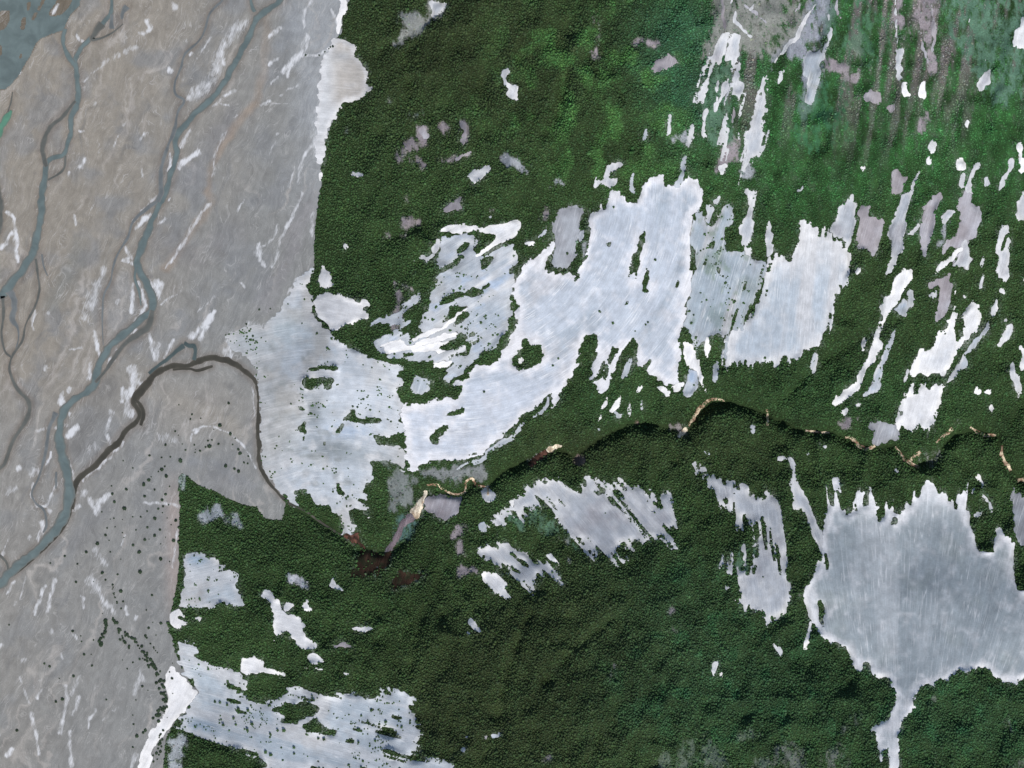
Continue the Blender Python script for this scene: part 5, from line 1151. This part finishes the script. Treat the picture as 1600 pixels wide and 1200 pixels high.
def build_sheet(p, step=2.0, lift=0.6):
    i = p['id']
    ys, xs = np.nonzero(ID == i)
    if len(xs) < 6: return
    pad = 6
    a0 = max(0, xs.min() - pad); a1 = min(RW, xs.max() + pad + 1); b0 = max(0, ys.min() - pad); b1 = min(RH, ys.max() + pad + 1)
    F = blur(ID[b0:b1, a0:a1] == i, 1, 2)
    F2 = blur(ID[b0:b1, a0:a1] == i, 12 if len(xs) > 20000 else 7 if len(xs) > 3000 else 4, 2)
    def sF(A_, u, v):
        x = np.clip(u - U0 - a0 - .5, 0, A_.shape[1] - 1.001); y = np.clip(v - V0 - b0 - .5, 0, A_.shape[0] - 1.001)
        ix = x.astype(int); iy = y.astype(int); fx = x - ix; fy = y - iy
        return (A_[iy, ix] * (1 - fx) + A_[iy, ix + 1] * fx) * (1 - fy) + (A_[iy + 1, ix] * (1 - fx) + A_[iy + 1, ix + 1] * fx) * fy
    us = np.arange(U0 + a0, U0 + a1, step); vs = np.arange(V0 + b0, V0 + b1, step)
    if len(us) < 3 or len(vs) < 3: return
    uu, vv = np.meshgrid(us, vs)
    ff = sF(F, uu, vv)
    thr = .42
    inn = ff > thr
    cell = inn[:-1, :-1] | inn[1:, :-1] | inn[:-1, 1:] | inn[1:, 1:]
    if not cell.any(): return
    gy = (sF(F, uu, vv + 1) - sF(F, uu, vv - 1)) / 2; gx = (sF(F, uu + 1, vv) - sF(F, uu - 1, vv)) / 2
    g2 = gx * gx + gy * gy + 1e-4
    dl = np.where(inn, 0, np.clip((thr - ff) / g2, 0, 60))
    du = np.clip(gx * dl, -step * .95, step * .95); dv = np.clip(gy * dl, -step * .95, step * .95)
    u2 = uu + du; v2 = vv + dv
    h, wd = uu.shape
    idx = np.arange(h * wd).reshape(h, wd)
    fq = np.stack([idx[:-1, :-1][cell], idx[1:, :-1][cell], idx[1:, 1:][cell], idx[:-1, 1:][cell]], 1)
    used = np.unique(fq); re = np.full(h * wd, -1); re[used] = np.arange(len(used))
    fq = re[fq]
    u3 = u2.ravel()[used]; v3 = v2.ravel()[used]
    z = hsamp(u3, v3) + lift + .03 * (i % 12)
    s, t = flow_uv(p['fl'], u3, v3)
    colr = sheet_colour(p, u3, v3, sF(F2, u3, v3))
    V = pos(u3, v3, z)
    FL = np.stack([s, t, 0 * s], 1)
    # skirt: the layer has an edge that goes down into the ground
    e = np.concatenate([fq[:, [0, 1]], fq[:, [1, 2]], fq[:, [2, 3]], fq[:, [3, 0]]])
    key = e[:, 0].astype(np.int64) * (len(used) + 1) + e[:, 1]; rk = e[:, 1].astype(np.int64) * (len(used) + 1) + e[:, 0]
    be = e[~np.isin(key, rk)]
    bv = np.unique(be); rb = np.full(len(used), -1); rb[bv] = np.arange(len(bv)) + len(used)
    V = np.concatenate([V, V[bv] - np.array([0, 0, 3.0])]); colr = np.concatenate([colr, colr[bv]]); FL = np.concatenate([FL, FL[bv]])
    fs = np.stack([be[:, 1], be[:, 0], rb[be[:, 0]], rb[be[:, 1]]], 1)
    me = mesh(p['name'], V, np.concatenate([fq, fs]), dict({'tone_colour': ('FLOAT_COLOR', colr), 'flow': ('FLOAT_VECTOR', FL)}, **({'silt': ('FLOAT', samp(WHT, np.concatenate([u3, u3[bv]]), np.concatenate([v3, v3[bv]])))} if p['cls'] == 'flat' else {})))
    mt = M_FLAT if p['cls'] == 'flat' else M_ROCK if p['cls'] in ('cream', 'brown', 'dark', 'gul') else M_SCREE if p['name'] in ('scree_slope', 'debris_fan') or p['cls'] == 'd' else M_GRAVEL
    cat = {'river_flat': 'river flat', 'rock_cliff': 'cliff', 'scree_slope': 'scree', 'scree_gully': 'scree', 'stony_clearing': 'clearing', 'gravel_clearing': 'clearing'}.get(p['name'], 'gravel')
    obj(p['name'], me, mt, label=p['label'], cat=cat, group=p['group'], kind='structure')
for p in SHEETS:
    build_sheet(p, 2.0 if p['cls'] == 'flat' else 1.6)

# ------------------------------------------------------------------ rivers
def ribbon(name, mat, ln, label, lift=1.4, cat='river', wob=.36):
    s = cr(ln, 2.5)
    n = len(s)
    d = np.gradient(s[:, :2], axis=0); d /= np.hypot(d[:, 0], d[:, 1])[:, None] + 1e-9
    nr = np.stack([-d[:, 1], d[:, 0]], 1)
    cols = 5
    off = np.linspace(-1, 1, cols)
    seed = int(abs(s[0, 0] * 7 + s[0, 1] * 3)) % 997
    k = np.arange(n)
    wl = s[:, 2] / 2 * (1 + wob * 2 * fbm(k / 5.0, k * 0 + .5, seed, 3)); wr = s[:, 2] / 2 * (1 + wob * 2 * fbm(k / 5.0, k * 0 + 9.5, seed + 5, 3))
    U = np.zeros((n, cols)); V = np.zeros((n, cols)); A_ = np.zeros((n, cols))
    for j, o in enumerate(off):
        ww = np.where(o < 0, wl, wr) * o
        U[:, j] = s[:, 0] + nr[:, 0] * ww; V[:, j] = s[:, 1] + nr[:, 1] * ww; A_[:, j] = abs(o)
    z = hsamp(U, V).min(axis=1)[:, None] + lift + 0 * U
    idx = np.arange(n * cols).reshape(n, cols)
    f = np.stack([idx[:-1, :-1], idx[1:, :-1], idx[1:, 1:], idx[:-1, 1:]], -1).reshape(-1, 4)
    me = mesh(name, pos(U, V, z).reshape(-1, 3), f, {'across': ('FLOAT', A_.ravel())})
    return obj(name, me, mat, label=label, cat=cat, kind='structure')
for q, (nm, mt, ln, lb) in enumerate(RIV):
    ribbon(nm, mt, ln, lb, lift=1.3 + .05 * (q % 14), cat={'stream': 'stream', 'pool': 'pool'}.get(nm, 'river'))
# the wide river as a sheet with its islands left open
us = np.arange(-96, 150, 1.5); vs = np.arange(-72, 165, 1.5)
uu, vv = np.meshgrid(us, vs)
def wide_in(u, v):
    uw = u + fbm(u / 10, v / 10, 611, 3) * 1.5; vw = v + fbm(u / 10 + 5, v / 10, 613, 3) * 1.5
    m = pip(uw, vw, wide)
    for q in isl: m &= ~pip(uw + fbm(u / 4, v / 6, 617, 2) * 1.2, vw, q)
    return m
Fm = blur(wide_in(uu, vv), 1, 2)
inn = Fm > .45
cell = inn[:-1, :-1] & inn[1:, :-1] & inn[:-1, 1:] & inn[1:, 1:]
idx = np.arange(uu.size).reshape(uu.shape)
fq = np.stack([idx[:-1, :-1][cell], idx[1:, :-1][cell], idx[1:, 1:][cell], idx[:-1, 1:][cell]], 1)
used = np.unique(fq); re = np.full(uu.size, -1); re[used] = np.arange(len(used))
me = mesh('river', pos(uu.ravel()[used], vv.ravel()[used], hsamp(uu.ravel()[used], vv.ravel()[used]) + 1.15), re[fq], {'across': ('FLOAT', 1.15 * (1 - blur(inn, 3, 2).ravel()[used]))})
obj('river', me, M_TEAL, label='wide grey green river with muddy islands at the flat top corner', cat='river', kind='structure')

# stream bed in the gorge: pale boulders, with sunlit rims painted in cream
def bed(c, r, pts, w, label):
    ln = TL(c, r, pts, w)
    s = cr(ln, 2.0); n = len(s)
    d = np.gradient(s[:, :2], axis=0); d /= np.hypot(d[:, 0], d[:, 1])[:, None] + 1e-9
    nr = np.stack([-d[:, 1], d[:, 0]], 1); k = np.arange(n)
    wl = s[:, 2] / 2 * np.clip(1 + 1.1 * fbm(k / 3.0, k * 0 + .5, 71, 3), .15, 2); wr = s[:, 2] / 2 * np.clip(1 + 1.1 * fbm(k / 3.0, k * 0 + 7.5, 73, 3), .15, 2)
    U = np.stack([s[:, 0] - nr[:, 0] * wl, s[:, 0], s[:, 0] + nr[:, 0] * wr], 1); V = np.stack([s[:, 1] - nr[:, 1] * wl, s[:, 1], s[:, 1] + nr[:, 1] * wr], 1)
    z = hsamp(U, V) + 2.0
    idx = np.arange(n * 3).reshape(n, 3)
    f = np.stack([idx[:-1, :-1], idx[1:, :-1], idx[1:, 1:], idx[:-1, 1:]], -1).reshape(-1, 4)
    t = sstep(-.3, .3, fbm(U / 4, V / 4, 75, 3))[..., None]
    col = lin(226, 208, 180) * (1 - t) + lin(130, 100, 82) * t
    me = mesh('stream_bed', pos(U, V, z).reshape(-1, 3), f, {'tone_colour': ('FLOAT_COLOR', col.reshape(-1, 3)), 'flow': ('FLOAT_VECTOR', np.stack([U, V, 0 * U], -1).reshape(-1, 3))})
    obj('stream_bed', me, M_ROCK, label=label, cat='stream bed', group='bouldery stream bed in the gorge', kind='structure')
LBL = 'cream and brown bouldery stream bed showing between trees in the gorge'
for a in ((2, 2, [(1100, 260), (1135, 215), (1160, 165), (1205, 125), (1250, 95), (1330, 102)], (4, 5, 5, 3)), (3, 2, [(235, 290), (300, 300), (385, 306)], 3), (3, 2, [(485, 328), (540, 350), (580, 392), (630, 406), (668, 384)], (4, 5, 5)),
          (3, 2, [(795, 392), (850, 462), (900, 500), (945, 525)], (3, 5, 4)), (3, 2, [(890, 470), (925, 445), (955, 425)], 5), (3, 2, [(1050, 365), (1100, 322), (1155, 280)], (2.5, 5)), (3, 2, [(1265, 268), (1310, 300), (1370, 320), (1425, 318)], (3, 5, 3)),
          (3, 2, [(1466, 385), (1460, 440), (1490, 500), (1512, 545)], (3, 5, 7)), (3, 2, [(1555, 600), (1640, 600)], 6), (1, 2, [(1068, 632), (1130, 630), (1180, 662), (1240, 690), (1308, 672), (1310, 612), (1350, 588), (1382, 634), (1440, 645), (1452, 695)], (3, 3, 4, 3)), (0, 2, [(4795, 160), (4800, 260)], 3)):
    bed(*a, LBL)

# ------------------------------------------------------------------ trees
def blob_mesh(clumps, seed, sub):
    """a lumpy crown: uneven faceted clumps of foliage"""
    r = np.random.default_rng(seed)
    t = (1 + 5 ** .5) / 2
    iv = np.array([(-1, t, 0), (1, t, 0), (-1, -t, 0), (1, -t, 0), (0, -1, t), (0, 1, t), (0, -1, -t), (0, 1, -t), (t, 0, -1), (t, 0, 1), (-t, 0, -1), (-t, 0, 1)], float) / math.hypot(1, t)
    if_ = np.array([(0, 11, 5), (0, 5, 1), (0, 1, 7), (0, 7, 10), (0, 10, 11), (1, 5, 9), (5, 11, 4), (11, 10, 2), (10, 7, 6), (7, 1, 8), (3, 9, 4), (3, 4, 2), (3, 2, 6), (3, 6, 8), (3, 8, 9), (4, 9, 5), (2, 4, 11), (6, 2, 10), (8, 6, 7), (9, 8, 1)])
    V = []; F = []
    for (cx, cy, cz, rr) in clumps:
        a = r.uniform(0, 6.28); ca, sa = math.cos(a), math.sin(a)
        q = iv * (rr * r.uniform(.7, 1.25, (12, 1))); q = q @ np.array([[ca, -sa, 0], [sa, ca, 0], [0, 0, .85]])
        F.append(if_ + sum(len(x) for x in V)); V.append(q + (cx, cy, cz))
        for _ in range(sub):          # loose leaf sprays on the clump
            d = r.normal(size=3); d[2] = abs(d[2]); d /= np.linalg.norm(d)
            e1 = np.cross(d, r.normal(size=3)); e1 /= np.linalg.norm(e1); e2 = np.cross(d, e1)
            c0 = np.array((cx, cy, cz)) + d * rr * r.uniform(.9, 1.25); z = rr * r.uniform(.18, .4)
            b = sum(len(x) for x in V)
            V.append(np.array([c0 + e1 * z, c0 - e1 * z * .5 + e2 * z, c0 - e1 * z * .5 - e2 * z + d * z * .6])); F.append(np.array([(b, b + 1, b + 2)]))
    return np.vstack(V), np.vstack(F)
def trunk_mesh(h, seed):
    r = np.random.default_rng(seed); V = []; F = []
    def limb(p0, p1, r0, r1):
        p0 = np.array(p0, float); p1 = np.array(p1, float); d = p1 - p0; d /= np.linalg.norm(d)
        a = np.cross(d, (.3, .9, .1)); a /= np.linalg.norm(a); b = np.cross(d, a); n0 = len(V)
        for p, rr in ((p0, r0), (p1, r1)):
            for k in range(5):
                V.append(p + rr * (a * math.cos(k * 1.2566) + b * math.sin(k * 1.2566)))
        for k in range(5):
            F.append((n0 + k, n0 + (k + 1) % 5, n0 + 5 + (k + 1) % 5, n0 + 5 + k))
    limb((0, 0, -1.5), (.2, .1, h * .55), .5, .32); limb((.2, .1, h * .55), (.1, .3, h * .85), .32, .1)
    for k in range(5):
        an = k * 1.26 + r.uniform(-.3, .3); z = h * r.uniform(.3, .55)
        limb((.1, .05, z), (math.cos(an) * h * .24, math.sin(an) * h * .24, z + h * .22), .2, .06)
    return np.array(V), np.array(F)
TV = []
for k in range(5):
    r = np.random.default_rng(50 + k)
    R_, hh = r.uniform(3.6, 4.8), r.uniform(8.5, 12)
    cl_ = [(0, 0, hh * .72, R_ * .55)]
    for j in range(11):
        a = j * 2.4 + r.uniform(-.3, .3); d = R_ * math.sqrt((j + .6) / 11.5) * .78
        cl_.append((math.cos(a) * d, math.sin(a) * d, hh * (.78 - .38 * (d / R_) ** 1.5) + r.uniform(-.6, .6), R_ * r.uniform(.26, .42)))
    v_, f_ = blob_mesh(cl_, 60 + k, 5)
    tv, tf = trunk_mesh(hh, 80 + k)
    cm = mesh('crown', v_, f_, None, False); cm.materials.append(M_LEAF)
    tm = mesh('trunk', tv, tf, None, True); tm.materials.append(M_BARK)
    TV.append((cm, tm))
SV = []
for k in range(5):
    r = np.random.default_rng(150 + k)
    cl_ = [(0, 0, 1.5, 1.5)] + [(math.cos(j * 1.1) * 1.5, math.sin(j * 1.1) * 1.5, r.uniform(.9, 1.6), r.uniform(.7, 1.2)) for j in range(6)]
    v_, f_ = blob_mesh(cl_, 160 + k, 3)
    v_[:, 2] = np.maximum(v_[:, 2], -.25)
    sm = mesh('shrub', v_, f_, None, False); sm.materials.append(M_SHRUB); SV.append(sm)

def ground_of(u, v):
    """top surface at a pixel: sheet or hillside"""
    i = ID[np.clip((np.asarray(v) - V0).astype(int), 0, RH - 1), np.clip((np.asarray(u) - U0).astype(int), 0, RW - 1)]
    return hsamp(u, v) + np.where(i > 0, .6 + .03 * (i % 12), 0)
def place_tree(u, v, sc, label, group):
    p = pos(np.array([u]), np.array([v]), ground_of(np.array([u]), np.array([v])))[0]
    e = bpy.data.objects.new('forest_tree', None); COL.objects.link(e)
    e.empty_display_size = 2
    e.location = p; e.rotation_euler = (0, 0, random.uniform(0, 6.28)); e.scale = (sc, sc, sc * random.uniform(.5, .68))
    e['label'] = ('big ' if sc > 1.08 else 'slim ' if sc < .95 else 'middling ') + label; e['category'] = 'tree'; e['group'] = group
    cm, tm = random.choice(TV)
    a = bpy.data.objects.new('crown', cm); a.parent = e; COL.objects.link(a)
    b = bpy.data.objects.new('trunk', tm); b.parent = e; COL.objects.link(b)
def place_shrub(u, v, sc, label, group):
    p = pos(np.array([u]), np.array([v]), ground_of(np.array([u]), np.array([v])))[0]
    o = bpy.data.objects.new('shrub', random.choice(SV)); COL.objects.link(o)
    o.location = p; o.rotation_euler = (0, 0, random.uniform(0, 6.28)); o.scale = (sc, sc * random.uniform(.85, 1.15), sc * random.uniform(.7, 1))
    o['label'] = ('large ' if sc > 2.0 else 'small ' if sc < 1.25 else 'medium sized ') + label.replace('small ', '').replace('tiny ', ''); o['category'] = 'shrub'; o['group'] = group

# ---- shrubs dotted over the flat
dots2 = [(1200, 190), (1190, 220), (1255, 215), (1375, 258), (1335, 283), (1095, 295), (1115, 320), (1440, 312), (1470, 340), (1300, 355), (1325, 350), (1140, 375), (1215, 380), (1285, 395), (1310, 390), (1365, 375), (1455, 378), (1035, 380), (1160, 413), (1222, 410), (1220, 428),
         (1250, 417), (1490, 410), (1500, 433), (1552, 452), (1548, 497), (1525, 492), (935, 447), (1010, 460), (1065, 455), (1128, 480), (770, 480), (830, 525), (1030, 515), (1010, 535), (990, 548), (1040, 575), (1410, 512), (1465, 530), (1490, 545), (945, 580), (930, 600), (900, 628),
         (697, 637), (790, 660), (967, 660), (1035, 690), (1060, 640), (905, 703), (1013, 725), (703, 687), (715, 737), (1055, 755), (1020, 765), (990, 780), (778, 778), (637, 800), (1015, 805), (920, 795), (690, 845), (712, 840), (830, 830), (880, 830), (765, 848), (968, 840),
         (1045, 838), (1100, 853), (670, 900), (720, 893), (850, 912), (922, 897), (1000, 912), (765, 930), (775, 960), (660, 945), (682, 978), (905, 973), (932, 970), (967, 948), (1035, 958), (610, 998), (833, 1008), (1005, 1000), (690, 1050), (870, 1050), (755, 1095),
         (1005, 1093), (640, 1180), (735, 1190), (875, 1175), (485, 1125), (315, 1120), (405, 1075), (540, 1050), (1060, 1110), (1085, 980), (1070, 880), (1118, 130), (1430, 120)]
dots3 = [(950, 120), (915, 213), (955, 290), (1005, 295), (1048, 293), (930, 325), (975, 370), (765, 525), (830, 540), (795, 580), (575, 560), (460, 625), (370, 640), (278, 547), (310, 565), (665, 772), (830, 870), (835, 927), (895, 980), (910, 965), (855, 1000), (830, 1070), (925, 715),
         (890, 690), (850, 775), (1020, 965), (995, 1010), (1045, 885), (980, 1110), (960, 1160), (505, 375), (510, 410), (525, 490), (570, 490), (455, 345), (585, 400), (475, 38), (585, 35), (660, 25), (755, 95), (770, 160), (640, 235), (350, 785), (390, 770), (105, 965), (57, 305),
         (1060, 600), (1075, 640), (1080, 735), (1078, 545)]
for x, y in T(0, 2, dots2):
    place_shrub(x, y, random.choice((.8, 1.1, 1.4, 1.8, 2.3, 2.7)) * random.uniform(.85, 1.1), 'dark green shrub standing alone on the grey gravel flat by the forest block', 'shrubs on the gravel flat')
for x, y in T(0, 3, dots3):
    place_shrub(x, y, random.choice((.8, 1.1, 1.4, 1.8, 2.3)) * random.uniform(.85, 1.1), 'dark green shrub standing alone on the lower end of the gravel flat', 'shrubs on the lower flat')
for x, y in T(0, 1, [(1580, 900), (1540, 825)]) + T(1, 1, [(20, 735), (90, 730)]) + T(1, 0, [(310, 345), (430, 325), (480, 290), (395, 345), (455, 305), (465, 295)]):
    place_shrub(x, y, random.uniform(1.0, 1.6), 'tiny dark shrub on bare gravel between the flat and the upper fans', 'tiny shrubs on the upper gravel')
def along(c, r, pts, w, n, lo, hi, label, group):
    s = cr([(x, y, 0) for x, y in T(c, r, pts)], 2.0)
    for k in range(n):
        q = s[random.randrange(len(s))]
        place_shrub(q[0] + random.gauss(0, w), q[1] + random.gauss(0, w), random.uniform(lo, hi), label, group)
LA = 'green shrub in the dense curving belt of scrub on the flat'
GA = 'curving scrub belt on the flat'
along(0, 3, [(700, 265), (760, 350), (830, 390), (900, 480), (960, 555), (1000, 640)], 2.2, 52, 1.2, 2.3, LA, GA)
along(0, 3, [(1000, 640), (1025, 740), (1030, 815), (975, 880)], 3.4, 34, 1.3, 2.6, LA, GA)
along(0, 3, [(660, 265), (658, 350), (620, 440)], 1.6, 26, 1.5, 2.6, 'green shrub in the short straight hedge of scrub on the flat', 'short scrub hedge on the flat')
along(0, 3, [(740, 330), (765, 390), (810, 445)], 1.6, 12, 1.2, 2.2, LA, GA)
along(0, 3, [(698, 40), (715, 130), (755, 205)], .6, 14, .9, 1.5, 'small shrub in the thin curved line on the upper flat', 'thin curved shrub line')
along(0, 3, [(905, 370), (960, 450), (1000, 490)], .8, 9, .9, 1.5, 'small shrub in the thin straight line near the forest foot', 'thin straight shrub line')
along(0, 3, [(870, 500), (900, 520), (960, 600)], 5, 10, 1.0, 1.9, LA, GA)
along(0, 3, [(1020, 960), (1000, 1030), (980, 1110), (940, 1180)], 2.5, 14, 1.1, 2.2, 'green shrub beside the white gravel wash at the flat edge', 'shrubs by the white wash')

# ---- the 300 largest trees: singles on the fans and trees along the forest rims
singles = [(p, 1.25, 'round dark tree standing alone on the streaked bluish fan', 'lone trees on the streaked fan') for p in T(0, 3, [(1420, 805), (1490, 830), (1460, 888), (1395, 930), (1545, 960), (1575, 925), (1375, 790), (1550, 840), (1048, 293), (1138, 572)]) + T(1, 3, [(88, 985), (135, 965), (175, 965), (238, 1072), (238, 1110), (60, 1100), (93, 1118), (810, 912), (640, 960), (745, 1030), (848, 1122), (910, 945), (720, 840), (390, 1015), (425, 1020), (640, 1040)])]
singles += [(p, 1.0, 'lone dark tree on the great white fan', 'lone trees on the great fan') for p in T(2, 1, [(290, 1040), (255, 1085), (835, 830), (850, 815), (630, 820), (635, 95), (345, 385), (545, 745), (895, 425), (1135, 770), (1110, 745), (1120, 820)]) + T(1, 2, [(1425, 48), (605, 140), (635, 145)])]
nt_ = 0
for (x, y), sc_, lb, gp in singles:
    place_tree(x, y, sc_ * random.uniform(.85, 1.15), lb, gp); nt_ += 1
# rim trees
BB = blur(ID > 0, 5, 2)
cand_u = RNG.uniform(5, 1595, 60000); cand_v = RNG.uniform(5, 1195, 60000)
b_ = samp(BB, cand_u, cand_v); bb_ = samp(BARE, cand_u, cand_v)
ok = (b_ > .35) & (bb_ < .35) & (bb_ > .04) & (samp(SOFT, cand_u, cand_v) < .3)
cu, cv = cand_u[ok], cand_v[ok]
regions = [(lambda u, v: u < 300 or (u < 540 and v < 520), 'broad dark tree on the forest rim facing the river flat', 'trees along the rim of the flat'),
           (lambda u, v: 380 < u < 960 and 330 < v < 760, 'dark tree on a wooded strip or island among the white fans', 'trees on islands among the fans'),
           (lambda u, v: u > 1150 and v > 690, 'dark tree on the forest rim of the big grey funnel', 'trees around the big funnel'),
           (lambda u, v: u > 900 and v < 640, 'dark tree beside the pale scree of the upper slope', 'trees beside the upper scree'),
           (lambda u, v: True, 'dark tree beside a pale clearing in the lower forest', 'trees beside the lower clearings')]
RIM = []
cnt = [0] * 5
for x, y in zip(cu, cv):
    if nt_ >= 298: break
    for k, (fn, lb, gp) in enumerate(regions):
        if fn(x, y):
            if cnt[k] < (60, 80, 45, 50, 45)[k] and all((x - a) ** 2 + (y - b) ** 2 > 36 for a, b in RIM):
                place_tree(x, y, random.uniform(.85, 1.15), lb, gp); RIM.append((x, y)); cnt[k] += 1; nt_ += 1
            break

# ---- the rest of the forest, one mass
SP = 2.9
fu, fv = np.meshgrid(np.arange(-60, 1660, SP), np.arange(-45, 1245, SP * .9))
fu = fu.ravel() + RNG.uniform(-.5, .5, fu.size) * SP; fv = fv.ravel() + RNG.uniform(-.5, .5, fv.size) * SP
bare = samp(BARE, fu, fv); sft = samp(SOFT, fu, fv)
hgt_s = 1 - .55 * sft
alp = sstep(1040, 1300, fu) * sstep(400, 200, fv)
dens = 1.0 - .5 * alp * sstep(-.15, .3, fbm(fu / 12, fv / 70, 222, 3))
dG = polydist(gorge, fu, fv)
keep = (RNG.uniform(0, 1, fu.size) < sstep(.74, .22, bare)) & (RNG.uniform(0, 1, fu.size) > 1.0 * samp(ROCKY, fu, fv) + .25 * fbm(fu / 8, fv / 12, 901, 2) * (samp(ROCKY, fu, fv) > .1)) & (RNG.uniform(0, 1, fu.size) < dens * (1 - np.clip(sft * .95, 0, .86))) & ~((dG < 2.6) & (fu > 425))
_scrub = np.isin(ID[np.clip((fv - V0).astype(int), 0, RH - 1), np.clip((fu - U0).astype(int), 0, RW - 1)], [p['id'] for p in SHEETS if p['cls'] in ('fan', 'b', 'i', 'd')])
_scrub &= (fbm(fu / 8, fv / 6, 931, 3) + .5 * fbm(fu / 45, fv / 45, 933, 2) > .42) & (RNG.uniform(0, 1, fu.size) < .55)
hgt_s = np.where(_scrub, .6, hgt_s)
keep |= _scrub
fu, fv = fu[keep], fv[keep]; hgt_s = hgt_s[keep]
n = len(fu)
tc = zone(fu, fv)
sv = np.clip(samp(SOFT, fu, fv) * .75, 0, .7)[:, None]       # paler scrub on thin ground
tc = tc * (1 - sv) + np.stack([samp(SRGB[..., i], fu, fv) for i in range(3)], -1) * sv
tc = tc * RNG.lognormal(0, .17, (n, 1)) * (1 + RNG.normal(0, .06, (n, 3)))
nr = 4
rad = np.clip(RNG.lognormal(1.10, .26, n), 1.8, 6.0) * (1 - .2 * sstep(1040, 1300, fu) * sstep(420, 220, fv))
hgt = rad * RNG.uniform(.95, 1.7, n) * (1 - .35 * sstep(1040, 1300, fu) * sstep(420, 220, fv))
hgt = hgt * hgt_s
base = pos(fu, fv, hsamp(fu, fv))
ang = RNG.uniform(0, 6.28, (n, 1)) + np.arange(nr) * (2 * math.pi / nr)
V = np.zeros((n, 2 * nr + 1, 3), np.float32)
r1 = rad[:, None] * RNG.uniform(.75, 1.15, (n, nr)); r2 = rad[:, None] * RNG.uniform(.38, .75, (n, nr))
V[:, :nr, 0] = np.cos(ang) * r1; V[:, :nr, 1] = np.sin(ang) * r1; V[:, :nr, 2] = hgt[:, None] * RNG.uniform(.22, .45, (n, nr))
V[:, nr:2 * nr, 0] = np.cos(ang + .5) * r2; V[:, nr:2 * nr, 1] = np.sin(ang + .5) * r2; V[:, nr:2 * nr, 2] = hgt[:, None] * RNG.uniform(.68, .92, (n, nr))
V[:, 2 * nr, 0] = rad * RNG.uniform(-.2, .2, n); V[:, 2 * nr, 1] = rad * RNG.uniform(-.2, .2, n); V[:, 2 * nr, 2] = hgt
V += base[:, None, :]
tf = []
for k in range(nr):
    j = (k + 1) % nr
    tf += [(k, j, nr + k), (j, nr + j, nr + k), (nr + k, nr + j, 2 * nr)]
tf = np.array(tf)
F = (tf[None] + (np.arange(n) * (2 * nr + 1))[:, None, None]).reshape(-1, 3)
C = np.repeat(tc[:, None, :], 2 * nr + 1, axis=1).reshape(-1, 3)
fm = mesh('forest', V.reshape(-1, 3), F, {'leaf_colour': ('FLOAT_COLOR', C)}, True)
obj('forest', fm, M_FOREST, label='dense dark green forest canopy covering the mountain slopes', cat='forest', kind='stuff')
print('TREES', n, 'single trees', nt_, 'sheets', len(SHEETS))
